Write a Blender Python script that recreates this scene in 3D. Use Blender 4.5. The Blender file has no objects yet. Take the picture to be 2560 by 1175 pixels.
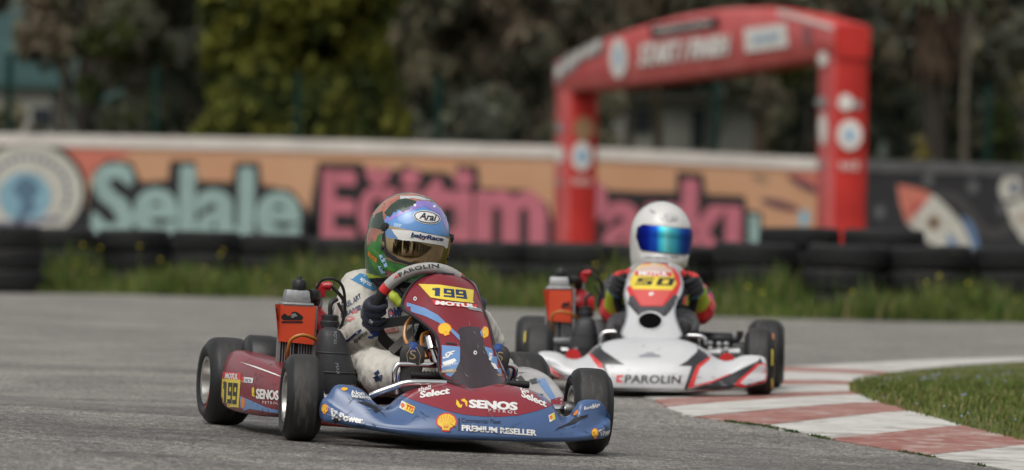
import bpy, bmesh, math, random
import numpy as np
from math import sin, cos, pi, radians, atan, sqrt, atan2
from mathutils import Vector, Matrix, Euler, noise
from mathutils.bvhtree import BVHTree
from mathutils.geometry import delaunay_2d_cdt

SC = bpy.context.scene
COL = SC.collection
random.seed(7)

# ------------------------------------------------------------------ camera
F, CX, CY, CAMH = 13600.0, 1280.0, 587.5, 0.645
PITCH = -atan((CY - 572.0) / F)
ROLL = radians(1.0)
cam = bpy.data.objects.new('camera', bpy.data.cameras.new('camera'))
COL.objects.link(cam)
CAM_ROT = Euler((pi / 2 + PITCH, 0, 0)).to_matrix() @ Matrix.Rotation(ROLL, 3, 'Z')
cam.matrix_world = Matrix.Translation((0, 0, CAMH)) @ CAM_ROT.to_4x4()
cam.data.sensor_fit = 'HORIZONTAL'
cam.data.sensor_width = 36.0
cam.data.lens = F / 2560 * 36
cam.data.clip_start = 0.5
cam.data.clip_end = 2000
cam.data.dof.use_dof = True
cam.data.dof.focus_distance = 16.05
cam.data.dof.aperture_fstop = cam.data.lens / 1000 / 0.046
SC.camera = cam

# ------------------------------------------------------------------ sky, sun, exposure
world = bpy.data.worlds.new('World')
SC.world = world
world.use_nodes = True
nt = world.node_tree
nt.nodes.clear()
sky = nt.nodes.new('ShaderNodeTexSky')
sky.sky_type = 'NISHITA'
sky.sun_disc = False
SUN_EL, SUN_AZ = radians(58), radians(205)
sky.sun_elevation = SUN_EL
sky.sun_rotation = SUN_AZ
sky.dust_density = 4.0
sky.air_density = 1.0
hsv = nt.nodes.new('ShaderNodeHueSaturation')
hsv.inputs['Saturation'].default_value = 0.12
bg = nt.nodes.new('ShaderNodeBackground')
bg.inputs['Strength'].default_value = 0.125
out = nt.nodes.new('ShaderNodeOutputWorld')
nt.links.new(sky.outputs[0], hsv.inputs['Color'])
nt.links.new(hsv.outputs[0], bg.inputs['Color'])
nt.links.new(bg.outputs[0], out.inputs['Surface'])
sun = bpy.data.objects.new('sun', bpy.data.lights.new('sun', 'SUN'))
COL.objects.link(sun)
sun.data.energy = 1.15
sun.data.angle = radians(50)
sun.data.color = (1.0, 0.96, 0.9)
# sun direction: azimuth measured from +Y towards +X like the sky texture
sd = Vector((sin(SUN_AZ) * cos(SUN_EL), cos(SUN_AZ) * cos(SUN_EL), sin(SUN_EL)))
sun.rotation_euler = sd.to_track_quat('Z', 'Y').to_euler()
SC.view_settings.view_transform = 'Standard'
SC.view_settings.look = 'None'
SC.view_settings.exposure = 0.2
SC.view_settings.gamma = 1.0
SC.cycles.max_bounces = 6
SC.cycles.transparent_max_bounces = 12
SC.cycles.caustics_reflective = False
SC.cycles.caustics_refractive = False

# ------------------------------------------------------------------ survey helpers (turn a sighting into a point)
CAMLOC = Vector((0, 0, CAMH))


def ray(px, py):
    return (CAM_ROT @ Vector(((px - CX) / F, -(py - CY) / F, -1))).normalized()


def at(px, py, Y):
    d = ray(px, py)
    return CAMLOC + d * (Y / d.y)


def g(x, y):
    """height of the track: cambered where the first kart runs, level farther on"""
    t = min(1, max(0, (y - 17.0) / 3.0))
    t = t * t * (3 - 2 * t)
    return -0.0375 * (x + 0.195) * (1 - t) + 0.02 * t


def on_ground(px, py, dz=0.0):
    Y = 16.0
    d = ray(px, py)
    for _ in range(60):
        p = CAMLOC + d * (Y / d.y)
        s = (g(p.x, p.y) + dz - CAMH) / d.z
        Y = 0.5 * Y + 0.5 * max(8.0, min(120.0, s * d.y))
    return CAMLOC + d * (Y / d.y)


def lerp(a, b, t):
    return a + (b - a) * t


def interp(xs, ys, x):
    if x <= xs[0]:
        return ys[0]
    for i in range(len(xs) - 1):
        if x <= xs[i + 1]:
            return lerp(ys[i], ys[i + 1], (x - xs[i]) / (xs[i + 1] - xs[i]))
    return ys[-1]


def smooth(a, b, x):
    t = min(1, max(0, (x - a) / (b - a)))
    return t * t * (3 - 2 * t)


def spline(pts, n=8, closed=False):
    """Catmull-Rom through points"""
    P = [Vector(p) for p in pts]
    res = []
    N = len(P)
    rng = range(N) if closed else range(N - 1)
    for i in rng:
        p1, p2 = P[i], P[(i + 1) % N]
        p0 = P[i - 1] if (closed or i > 0) else p1 * 2 - p2
        p3 = P[(i + 2) % N] if (closed or i + 2 < N) else p2 * 2 - p1
        for k in range(n):
            t = k / n
            res.append(0.5 * ((2 * p1) + (p2 - p0) * t + (2 * p0 - 5 * p1 + 4 * p2 - p3) * t * t + (3 * p1 - p0 - 3 * p2 + p3) * t ** 3))
    if not closed:
        res.append(P[-1])
    return res


# ------------------------------------------------------------------ materials
MATS = {}


def mat(name, col, rough=0.5, metal=0.0, coat=0.0, var=0.0, vscale=6.0, bump=0.0, bscale=80.0, dirt=None, spec=0.4, col2=None, stretch=(1, 1, 1), sheen=0.0, coords='Object'):
    if name in MATS:
        return MATS[name]
    m = bpy.data.materials.new(name)
    m.use_nodes = True
    n, l = m.node_tree.nodes, m.node_tree.links
    b = n['Principled BSDF']
    b.inputs['Base Color'].default_value = (*col, 1)
    b.inputs['Roughness'].default_value = rough
    b.inputs['Metallic'].default_value = metal
    b.inputs['Coat Weight'].default_value = coat
    b.inputs['Coat Roughness'].default_value = 0.08
    b.inputs['Specular IOR Level'].default_value = spec
    if sheen:
        b.inputs['Sheen Weight'].default_value = sheen
    tc = n.new('ShaderNodeTexCoord')
    mp = n.new('ShaderNodeMapping')
    mp.inputs['Scale'].default_value = stretch
    l.new(tc.outputs[coords], mp.inputs['Vector'])
    sock = None
    if var or col2:
        t = n.new('ShaderNodeTexNoise')
        t.inputs['Scale'].default_value = vscale
        t.inputs['Detail'].default_value = 6
        t.inputs['Roughness'].default_value = 0.65
        l.new(mp.outputs[0], t.inputs['Vector'])
        r = n.new('ShaderNodeValToRGB')
        c2 = col2 or tuple(c * (1 - var) for c in col)
        c1 = col if col2 else tuple(min(1, c * (1 + var)) for c in col)
        r.color_ramp.elements[0].position = 0.35
        r.color_ramp.elements[0].color = (*c2, 1)
        r.color_ramp.elements[1].position = 0.65
        r.color_ramp.elements[1].color = (*c1, 1)
        l.new(t.outputs['Fac'], r.inputs['Fac'])
        sock = r.outputs['Color']
    if dirt:
        dcol, dscale, dth, dstretch = dirt
        mp2 = n.new('ShaderNodeMapping')
        mp2.inputs['Scale'].default_value = dstretch
        mp2.inputs['Rotation'].default_value = (0.2, 0.5, 0.3)
        l.new(tc.outputs[coords], mp2.inputs['Vector'])
        t = n.new('ShaderNodeTexNoise')
        t.inputs['Scale'].default_value = dscale
        t.inputs['Detail'].default_value = 8
        t.inputs['Roughness'].default_value = 0.7
        l.new(mp2.outputs[0], t.inputs['Vector'])
        r = n.new('ShaderNodeValToRGB')
        r.color_ramp.elements[0].position = dth
        r.color_ramp.elements[0].color = (0, 0, 0, 1)
        r.color_ramp.elements[1].position = dth + 0.05
        r.color_ramp.elements[1].color = (1, 1, 1, 1)
        l.new(t.outputs['Fac'], r.inputs['Fac'])
        mx = n.new('ShaderNodeMixRGB')
        mx.inputs['Color1'].default_value = (*col, 1)
        mx.inputs['Color2'].default_value = (*dcol, 1)
        l.new(r.outputs['Color'], mx.inputs['Fac'])
        if sock:
            l.new(sock, mx.inputs['Color1'])
        sock = mx.outputs['Color']
        ma = n.new('ShaderNodeMath')
        ma.operation = 'MULTIPLY_ADD'
        ma.inputs[1].default_value = 0.45
        ma.inputs[2].default_value = rough
        ma.use_clamp = True
        l.new(r.outputs['Color'], ma.inputs[0])
        l.new(ma.outputs[0], b.inputs['Roughness'])
    if sock:
        l.new(sock, b.inputs['Base Color'])
    if bump:
        t = n.new('ShaderNodeTexNoise')
        t.inputs['Scale'].default_value = bscale
        t.inputs['Detail'].default_value = 5
        l.new(mp.outputs[0], t.inputs['Vector'])
        bp = n.new('ShaderNodeBump')
        bp.inputs['Strength'].default_value = bump
        bp.inputs['Distance'].default_value = 0.01
        l.new(t.outputs['Fac'], bp.inputs['Height'])
        l.new(bp.outputs[0], b.inputs['Normal'])
    MATS[name] = m
    return m


# ------------------------------------------------------------------ mesh building
class MB:
    def __init__(s):
        s.v, s.f, s.m, s.cur = [], [], [], 0

    def add(s, vs, fs, mi=None):
        o = len(s.v)
        s.v += [tuple(v) for v in vs]
        s.f += [tuple(i + o for i in f) for f in fs]
        s.m += [s.cur if mi is None else mi] * len(fs)
        return s

    def box(s, c, size, rot=None, mi=None, taper=1.0):
        R = rot or Matrix.Identity(3)
        c = Vector(c)
        vs = []
        for z in (-.5, .5):
            k = taper if z > 0 else 1
            for x, y in ((-.5, -.5), (.5, -.5), (.5, .5), (-.5, .5)):
                vs.append(c + R @ Vector((x * size[0] * k, y * size[1] * k, z * size[2])))
        return s.add(vs, [(3, 2, 1, 0), (4, 5, 6, 7), (0, 1, 5, 4), (1, 2, 6, 5), (2, 3, 7, 6), (3, 0, 4, 7)], mi)

    def tube(s, pts, r, n=10, caps=True, closed=False, mi=None, flat=1.0):
        P = [Vector(p) for p in pts]
        N = len(P)
        rs = r if isinstance(r, (list, tuple)) else [r] * N
        vs, fs = [], []
        ref = None
        for i in range(N):
            if closed:
                t = P[(i + 1) % N] - P[i - 1]
            else:
                t = P[min(i + 1, N - 1)] - P[max(i - 1, 0)]
            t.normalize()
            if ref is None:
                ref = Vector((0, 0, 1)) if abs(t.z) < 0.9 else Vector((1, 0, 0))
            a = (ref - t * ref.dot(t))
            if a.length < 1e-6:
                a = t.orthogonal()
            a.normalize()
            ref = a
            b = t.cross(a)
            for k in range(n):
                w = 2 * pi * k / n
                vs.append(P[i] + (a * cos(w) + b * sin(w) * flat) * rs[i])
        M = N if closed else N - 1
        for i in range(M):
            for k in range(n):
                a0, a1 = i * n + k, i * n + (k + 1) % n
                b0, b1 = ((i + 1) % N) * n + k, ((i + 1) % N) * n + (k + 1) % n
                fs.append((a0, a1, b1, b0))
        if caps and not closed:
            fs.append(tuple(reversed(range(n))))
            fs.append(tuple(range((N - 1) * n, N * n)))
        return s.add(vs, fs, mi)

    def lathe(s, prof, M=None, n=32, mis=None, closed=False):
        """prof: (radius, axial) pairs turned about local Z"""
        M = M or Matrix.Identity(4)
        vs = []
        for r, z in prof:
            for k in range(n):
                w = 2 * pi * k / n
                vs.append(M @ Vector((r * cos(w), r * sin(w), z)))
        o = len(s.v)
        s.v += [tuple(v) for v in vs]
        K = len(prof)
        for i in range(K if closed else K - 1):
            j = (i + 1) % K
            for k in range(n):
                s.f.append((o + i * n + k, o + i * n + (k + 1) % n, o + j * n + (k + 1) % n, o + j * n + k))
                s.m.append(mis[i] if mis else s.cur)
        return s

    def loft(s, rings, closed=True, caps=True, mi=None):
        n = len(rings[0])
        vs = [v for r in rings for v in r]
        fs = []
        for i in range(len(rings) - 1):
            for k in range(n if closed else n - 1):
                fs.append((i * n + k, i * n + (k + 1) % n, (i + 1) * n + (k + 1) % n, (i + 1) * n + k))
        if caps and closed:
            fs.append(tuple(reversed(range(n))))
            fs.append(tuple(range((len(rings) - 1) * n, len(rings) * n)))
        return s.add(vs, fs, mi)

    def ell(s, c, r, rot=None, nu=20, nv=12, mi=None):
        R = rot or Matrix.Identity(3)
        c = Vector(c)
        vs = [c + R @ Vector((0, 0, r[2]))]
        for j in range(1, nv):
            th = pi * j / nv
            for k in range(nu):
                w = 2 * pi * k / nu
                vs.append(c + R @ Vector((r[0] * sin(th) * cos(w), r[1] * sin(th) * sin(w), r[2] * cos(th))))
        vs.append(c + R @ Vector((0, 0, -r[2])))
        fs = [(0, 1 + k, 1 + (k + 1) % nu) for k in range(nu)]
        for j in range(nv - 2):
            for k in range(nu):
                a = 1 + j * nu
                fs.append((a + k, a + nu + k, a + nu + (k + 1) % nu, a + (k + 1) % nu))
        a = 1 + (nv - 2) * nu
        L = len(vs) - 1
        fs += [(a + k, L, a + (k + 1) % nu) for k in range(nu)]
        return s.add(vs, fs, mi)

    def build(s, name, mats, parent=None, smooth=True, bevel=0, angle=40, fixn=True):
        me = bpy.data.meshes.new(name)
        me.from_pydata(s.v, [], s.f)
        mats = mats if isinstance(mats, (list, tuple)) else [mats]
        for m in mats:
            me.materials.append(m)
        if len(mats) > 1:
            me.polygons.foreach_set('material_index', s.m)
        if fixn or bevel:
            bm = bmesh.new()
            bm.from_mesh(me)
            if fixn:
                bmesh.ops.recalc_face_normals(bm, faces=bm.faces)
            if bevel:
                es = [e for e in bm.edges if len(e.link_faces) == 2 and e.calc_face_angle(0) > radians(35)]
                bmesh.ops.bevel(bm, geom=es, offset=bevel, segments=2, profile=0.6, affect='EDGES', clamp_overlap=True)
            bm.to_mesh(me)
            bm.free()
        if smooth:
            me.polygons.foreach_set('use_smooth', [True] * len(me.polygons))
            try:
                me.set_sharp_from_angle(angle=radians(angle))
            except Exception:
                pass
        me.update()
        o = bpy.data.objects.new(name, me)
        COL.objects.link(o)
        if parent:
            o.parent = parent
        return o


def bake(o):
    dg = bpy.context.evaluated_depsgraph_get()
    dg.update()
    me = bpy.data.meshes.new_from_object(o.evaluated_get(dg))
    o.modifiers.clear()
    o.data = me
    return o


def subsurf(o, lv=2):
    m = o.modifiers.new('s', 'SUBSURF')
    m.levels = m.render_levels = lv
    bake(o)
    o.data.polygons.foreach_set('use_smooth', [True] * len(o.data.polygons))
    return o


def remesh(o, voxel=0.008, it=6, fac=0.6):
    m = o.modifiers.new('r', 'REMESH')
    m.mode = 'VOXEL'
    m.voxel_size = voxel
    m.use_smooth_shade = True
    if it:
        m2 = o.modifiers.new('s', 'SMOOTH')
        m2.iterations = it
        m2.factor = fac
    mats = list(o.data.materials)
    bake(o)
    if not o.data.materials:
        for k in mats:
            o.data.materials.append(k)
    return o


def thing(name, label, cat, M=None, group=None):
    o = bpy.data.objects.new(name, None)
    COL.objects.link(o)
    o.empty_display_size = 0.1
    if M is not None:
        o.matrix_world = M
    o['label'] = label
    o['category'] = cat
    if group:
        o['group'] = group
    return o


def tag(o, label, cat, group=None):
    o['label'] = label
    o['category'] = cat
    if group:
        o['group'] = group
    return o


def structure(o, kind='structure'):
    o['kind'] = kind
    return o


# ------------------------------------------------------------------ writing and stickers
TXT = {}


def text2d(s, bold=0.0, shear=0.0, space=1.0):
    key = (s, bold, shear, space)
    if key not in TXT:
        cu = bpy.data.curves.new('t', 'FONT')
        cu.body = s
        cu.size = 1
        cu.offset = min(bold, .02)
        cu.shear = shear
        cu.space_character = space
        cu.resolution_u = 3
        cu.fill_mode = 'BOTH'
        o = bpy.data.objects.new('t', cu)
        COL.objects.link(o)
        dg = bpy.context.evaluated_depsgraph_get()
        dg.update()
        me = bpy.data.meshes.new_from_object(o.evaluated_get(dg))
        v0 = [(p.co.x, p.co.y) for p in me.vertices]
        f0 = [tuple(p.vertices) for p in me.polygons]
        v, f = [], []
        ex = max(0, bold - .02)
        for dx, dy in (((0, 0),) if ex == 0 else ((-ex, 0), (0, 0), (ex, 0), (0, ex * .5), (0, -ex * .5))):
            f += [tuple(i + len(v) for i in q) for q in f0]
            v += [(a + dx, b + dy) for a, b in v0]
        COL.objects.unlink(o)
        bpy.data.objects.remove(o)
        bpy.data.curves.remove(cu)
        bpy.data.meshes.remove(me)
        TXT[key] = (v, f)
    return TXT[key]


def poly2d(pts, step):
    """triangulated polygon with inner points every step"""
    P = []
    n = len(pts)
    for i in range(n):
        a, b = Vector(pts[i]), Vector(pts[(i + 1) % n])
        k = max(1, int((b - a).length / step))
        for j in range(k):
            P.append(a.lerp(b, j / k))
    N = len(P)
    xs = [p.x for p in P]
    ys = [p.y for p in P]
    x = min(xs) + step * .5
    extra = []
    while x < max(xs):
        y = min(ys) + step * .5
        while y < max(ys):
            c = False
            for i in range(N):
                a, b = P[i], P[i - 1]
                if (a.y > y) != (b.y > y) and x < (b.x - a.x) * (y - a.y) / (b.y - a.y) + a.x:
                    c = not c
            if c:
                extra.append(Vector((x, y)))
            y += step
        x += step
    r = delaunay_2d_cdt(P + extra, [(i, (i + 1) % N) for i in range(N)], [], 1, 1e-4)
    return [(v.x, v.y) for v in r[0]], [tuple(f) for f in r[2]]


def ellipse(cx, cy, rx, ry, rot=0, n=28):
    return [(cx + rx * cos(2 * pi * k / n) * cos(rot) - ry * sin(2 * pi * k / n) * sin(rot),
             cy + rx * cos(2 * pi * k / n) * sin(rot) + ry * sin(2 * pi * k / n) * cos(rot)) for k in range(n)]


class Stickers:
    """vinyl laid onto a panel: outlines are sighted onto the panel's surface and follow it"""

    def __init__(s, panel, root, step=12):
        s.p = panel
        s.inv = root.matrix_world.inverted()
        me = panel.data
        s.bvh = BVHTree.FromPolygons([v.co.copy() for v in me.vertices], [tuple(p.vertices) for p in me.polygons])
        s.o = s.inv @ CAMLOC
        s.R = s.inv.to_3x3()
        s.step = step
        s.mb = MB()
        s.mats = []
        s.lv = 0

    def mi(s, m):
        if m not in s.mats:
            s.mats.append(m)
        return s.mats.index(m)

    def lay(s, vs, fs, m, off):
        out, ok = [], []
        for i_, (x, y) in enumerate(vs):
            of = off[i_] if isinstance(off, list) else off
            d = (s.R @ ray(x, y)).normalized()
            loc, nor, _, dist = s.bvh.ray_cast(s.o, d)
            if loc is None:
                out.append((0, 0, 0))
                ok.append(None)
            else:
                if nor.dot(d) > 0:
                    nor = -nor
                out.append(loc + nor * of * .6 - d * of * .8)
                ok.append(dist)
        good = [f for f in fs if all(ok[i] is not None for i in f) and max(ok[i] for i in f) - min(ok[i] for i in f) < 0.12]
        s.mb.add(out, good, s.mi(m))

    def poly(s, pts, m, level=1):
        vs, fs = poly2d(pts, s.step)
        s.lay(vs, fs, m, 0.0005 + 0.00035 * level)

    def text(s, t, quad, m, level=3, bold=0.02, shear=0.0, space=1.0, cuts=None, arc=0):
        """quad: bottom-left, bottom-right, top-right, top-left sightings"""
        v, f = text2d(t, bold, shear, space)
        if not v:
            return
        x0, x1 = min(p[0] for p in v), max(p[0] for p in v)
        y0, y1 = min(p[1] for p in v), max(p[1] for p in v)
        bm = bmesh.new()
        lay_ = bm.verts.layers.float.new('copy')
        bv = [bm.verts.new(((p[0] - x0) / (x1 - x0), (p[1] - y0) / (y1 - y0), 0)) for p in v]
        nc = max(1, len(v) // (5 if bold > .02 else 1))
        for i, w in enumerate(bv):
            w[lay_] = i // nc
        for q in f:
            try:
                bm.faces.new([bv[i] for i in q])
            except ValueError:
                pass
        A, B, C, D = [Vector(q) for q in quad]
        nx = int(max(2, (B - A).length / s.step))
        ny = int(max(1, (D - A).length / s.step))
        for k in range(1, nx):
            bmesh.ops.bisect_plane(bm, geom=bm.verts[:] + bm.edges[:] + bm.faces[:], plane_co=(k / nx, 0, 0), plane_no=(1, 0, 0))
        for k in range(1, ny):
            bmesh.ops.bisect_plane(bm, geom=bm.verts[:] + bm.edges[:] + bm.faces[:], plane_co=(0, k / ny, 0), plane_no=(0, 1, 0))
        bm.verts.index_update()
        P = []
        for w in bm.verts:
            u, q = w.co.x, w.co.y
            p = A.lerp(B, u).lerp(D.lerp(C, u), q)
            if arc:
                up = (D - A).normalized()
                p = p + up * arc * 4 * u * (1 - u)
            P.append((p.x, p.y))
        fs = [tuple(w.index for w in fc.verts) for fc in bm.faces]
        cp = [int(w[lay_]) for w in bm.verts]
        bm.free()
        s.lay(P, fs, m, [0.0005 + 0.00035 * level + .00005 * k for k in cp])

    def block(s, t, quad, m, level=4, gap=.12):
        """square-cut racing numerals"""
        D = {'1': [(.32, 0, .78, 1), (.05, .68, .32, .92)],
             '9': [(0, .38, .3, 1), (.3, .8, .7, 1), (.7, 0, 1, 1), (.3, .38, .7, .58), (0, 0, .7, .2)],
             '5': [(0, .4, .3, 1), (.3, .8, 1, 1), (.3, .4, 1, .6), (.7, 0, 1, .4), (0, 0, .7, .2)],
             '0': [(0, 0, .3, 1), (.7, 0, 1, 1), (.3, .8, .7, 1), (.3, 0, .7, .2)]}
        A, B, C, E = [Vector(q) for q in quad]
        n = len(t)
        w = (1 - gap * (n - 1) / n) / n
        for i, ch in enumerate(t):
            o = i * (w + gap / n)
            for (x0, y0, x1, y1) in D[ch]:
                P = []
                for x, y in ((x0, y0), (x1, y0), (x1, y1), (x0, y1)):
                    u = o + x * w
                    p = A.lerp(B, u).lerp(E.lerp(C, u), y)
                    P.append((p.x, p.y))
                s.poly(P, m, level)

    def shell(s, cx, cy, w, h, red, yel, rot=0, level=2):
        """scallop emblem: red outline, yellow fan with red grooves"""
        def T(x, y):
            return (cx + (x * cos(rot) - y * sin(rot)) * w, cy + (x * sin(rot) + y * cos(rot)) * h)
        def fan(k, lobes):
            pts = []
            n = 36
            for i in range(n + 1):
                a = radians(-205 + 230 * i / n)
                rr = k * (0.5 + (0.018 * abs(cos(lobes * pi * i / n)) if lobes else 0))
                pts.append(T(rr * cos(a), rr * 0.98 * sin(a) - .03))
            pts += [T(.2 * k, .36 * k), T(.2 * k, .5 * k), T(-.2 * k, .5 * k), T(-.2 * k, .36 * k)]
            return pts
        s.poly(fan(1.0, 0), red, level)
        s.poly(fan(.84, 7), yel, level + 1)
        for i in range(7):
            a = radians(-90 + (i - 3) * 23)
            c, q = cos(a), sin(a)
            x0, y0 = .12 * c * .6, .30
            s.poly([T(x0 - .012, y0), T(.39 * c - .016 * q, .36 * q - .03 + .016 * c), T(.39 * c + .016 * q, .36 * q - .03 - .016 * c), T(x0 + .012, y0)], red, level + 2)

    def done(s):
        me = s.p.data
        base = len(me.materials)
        for m in s.mats:
            me.materials.append(m)
        bm = bmesh.new()
        bm.from_mesh(me)
        vs = [bm.verts.new(v) for v in s.mb.v]
        for f, mi in zip(s.mb.f, s.mb.m):
            try:
                fc = bm.faces.new([vs[i] for i in f])
            except ValueError:
                continue
            fc.material_index = base + mi
            fc.smooth = True
        bmesh.ops.delete(bm, geom=[v for v in bm.verts if not v.link_faces], context='VERTS')
        bm.to_mesh(me)
        bm.free()
        me.update()


class Panel2D:
    """flat paintwork on a wall: outlines on a vertical plane at its own depth, each coat a few mm proud of the last"""

    def __init__(s, fn):
        s.fn, s.mb, s.mats = fn, MB(), []

    def mi(s, m):
        if m not in s.mats:
            s.mats.append(m)
        return s.mats.index(m)

    def poly(s, pts, m, level=1):
        r = delaunay_2d_cdt([Vector(p) for p in pts], [(i, (i + 1) % len(pts)) for i in range(len(pts))], [], 1, 1e-4)
        s.mb.add([s.fn(v.x, v.y, level) for v in r[0]], [tuple(f) for f in r[2]], s.mi(m))

    def text(s, t, quad, m, level=2, bold=0.03, shear=0, space=1.0, ref=None):
        v, f = text2d(t, bold, shear, space)
        rv = text2d(t, ref, shear, space)[0] if ref is not None else v
        x0, x1 = min(p[0] for p in rv), max(p[0] for p in rv)
        y0, y1 = min(p[1] for p in rv), max(p[1] for p in rv)
        A, B, C, D = [Vector(q) for q in quad]
        P = []
        nc = max(1, len(v) // (5 if bold > .02 else 1))
        for i, p in enumerate(v):
            u, q = (p[0] - x0) / (x1 - x0), (p[1] - y0) / (y1 - y0)
            w = A.lerp(B, u).lerp(D.lerp(C, u), q)
            P.append(s.fn(w.x, w.y, level + .1 * (i // nc)))
        s.mb.add(P, f, s.mi(m))

    def build(s, name, parent):
        return s.mb.build(name, s.mats, parent, smooth=False, fixn=False)
# ================================================================== setting
rnd = random.Random(11)

# ---- asphalt material: aggregate speckle, rubbered arcs, patches
def asphalt_material():
    m = bpy.data.materials.new('asphalt')
    m.use_nodes = True
    n, l = m.node_tree.nodes, m.node_tree.links
    b = n['Principled BSDF']
    tc = n.new('ShaderNodeTexCoord')
    def noise_n(scale, detail, stretch=(1, 1, 1), rough=.6):
        mp = n.new('ShaderNodeMapping')
        mp.inputs['Scale'].default_value = stretch
        l.new(tc.outputs['Object'], mp.inputs['Vector'])
        t = n.new('ShaderNodeTexNoise')
        t.inputs['Scale'].default_value = scale
        t.inputs['Detail'].default_value = detail
        t.inputs['Roughness'].default_value = rough
        l.new(mp.outputs[0], t.inputs['Vector'])
        return t
    def ramp(src, p0, c0, p1, c1):
        r = n.new('ShaderNodeValToRGB')
        r.color_ramp.elements[0].position = p0
        r.color_ramp.elements[0].color = (*c0, 1)
        r.color_ramp.elements[1].position = p1
        r.color_ramp.elements[1].color = (*c1, 1)
        l.new(src, r.inputs['Fac'])
        return r.outputs['Color']
    def mul(a, c, f=1.0):
        x = n.new('ShaderNodeMixRGB')
        x.blend_type = 'MULTIPLY'
        x.inputs['Fac'].default_value = f
        l.new(a, x.inputs['Color1'])
        l.new(c, x.inputs['Color2'])
        return x.outputs['Color']
    grain = ramp(noise_n(130, 3, (1, .4, 1)).outputs['Fac'], .36, (.1, .094, .086), .64, (.5, .475, .435))
    vor = n.new('ShaderNodeTexVoronoi')
    vor.inputs['Scale'].default_value = 85
    l.new(tc.outputs['Object'], vor.inputs['Vector'])
    stones = ramp(vor.outputs['Distance'], .1, (1.25, 1.22, 1.18), .55, (.62, .62, .62))
    c = mul(grain, stones, .8)
    patch = ramp(noise_n(1.1, 5).outputs['Fac'], .38, (.7, .7, .7), .62, (1.1, 1.09, 1.07))
    c = mul(c, patch, .85)
    # rubber laid down along the racing line: long smears across the picture
    smear = ramp(noise_n(1.0, 6, (.6, 1.1, 1), .7).outputs['Fac'], .36, (.5, .5, .5), .5, (1, 1, 1))
    c = mul(c, smear, .45)
    c = mul(c, ramp(noise_n(48, 5, (1, .4, 1), .75).outputs['Fac'], .36, (.35, .35, .35), .62, (1.45, 1.44, 1.42)), .85)
    mott = ramp(noise_n(9, 5).outputs['Fac'], .32, (.6, .6, .6), .6, (1.1, 1.1, 1.1))
    c = mul(c, mott, .7)
    # dark rubber band where the karts run, broken up by noise
    sp = n.new('ShaderNodeSeparateXYZ')
    l.new(tc.outputs['Object'], sp.inputs[0])
    nz = noise_n(1.6, 5, (.5, 1, 1), .65)
    ad = n.new('ShaderNodeMath')
    ad.operation = 'MULTIPLY_ADD'
    ad.inputs[1].default_value = 2.6
    l.new(nz.outputs['Fac'], ad.inputs[0])
    l.new(sp.outputs['Y'], ad.inputs[2])
    mr = n.new('ShaderNodeMapRange')
    mr.inputs['From Min'].default_value = 15.0
    mr.inputs['From Max'].default_value = 23.0
    l.new(ad.outputs[0], mr.inputs['Value'])
    band = n.new('ShaderNodeValToRGB')
    e = band.color_ramp.elements
    e[0].position, e[0].color = 0.0, (.86, .86, .86, 1)
    e[1].position, e[1].color = 1.0, (1.06, 1.05, 1.03, 1)
    for p_, v_ in ((.2, .8), (.3, .52), (.37, .6), (.45, .86), (.52, .62), (.6, .92)):
        q_ = e.new(p_)
        q_.color = (v_, v_, v_, 1)
    l.new(mr.outputs[0], band.inputs['Fac'])
    c = mul(c, band.outputs['Color'], .6)
    # thin skid lines
    nz2 = noise_n(.55, 3, (.4, 1, 1), .5)
    a2 = n.new('ShaderNodeVectorMath')
    a2.operation = 'DOT_PRODUCT'
    a2.inputs[1].default_value = (.22, 1, 0)
    l.new(tc.outputs['Object'], a2.inputs[0])
    a3 = n.new('ShaderNodeMath')
    a3.operation = 'MULTIPLY_ADD'
    a3.inputs[1].default_value = 4.5
    l.new(nz2.outputs['Fac'], a3.inputs[0])
    l.new(a2.outputs['Value'], a3.inputs[2])
    m2 = n.new('ShaderNodeMapRange')
    m2.inputs['From Min'].default_value = 14.0
    m2.inputs['From Max'].default_value = 34.0
    l.new(a3.outputs[0], m2.inputs['Value'])
    sk = n.new('ShaderNodeValToRGB')
    sk.color_ramp.elements[0].color = (1, 1, 1, 1)
    sk.color_ramp.elements[1].color = (1, 1, 1, 1)
    for p_ in (.13, .17, .29, .33, .5, .56, .8):
        for dp, v_ in ((-.014, 1), (-.004, .74), (.004, .74), (.014, 1)):
            q_ = sk.color_ramp.elements.new(p_ + dp)
            q_.color = (v_, v_, v_, 1)
    l.new(m2.outputs[0], sk.inputs['Fac'])
    brk = ramp(noise_n(5, 5, (.5, 1, 1)).outputs['Fac'], .42, (0, 0, 0), .58, (1, 1, 1))
    mk = n.new('ShaderNodeMixRGB')
    mk.blend_type = 'MULTIPLY'
    l.new(brk, mk.inputs['Fac'])
    l.new(c, mk.inputs['Color1'])
    l.new(sk.outputs['Color'], mk.inputs['Color2'])
    c = mk.outputs['Color']
    l.new(c, b.inputs['Base Color'])
    rr = ramp(noise_n(2.0, 5, (.5, 1.5, 1)).outputs['Fac'], .4, (.5, .5, .5), .65, (.8, .8, .8))
    l.new(rr, b.inputs['Roughness'])
    bp = n.new('ShaderNodeBump')
    bp.inputs['Strength'].default_value = .7
    bp.inputs['Distance'].default_value = .006
    l.new(vor.outputs['Distance'], bp.inputs['Height'])
    bp2 = n.new('ShaderNodeBump')
    bp2.inputs['Strength'].default_value = .6
    bp2.inputs['Distance'].default_value = .012
    l.new(noise_n(60, 4).outputs['Fac'], bp2.inputs['Height'])
    l.new(bp.outputs[0], bp2.inputs['Normal'])
    l.new(bp2.outputs[0], b.inputs['Normal'])
    return m


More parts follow.
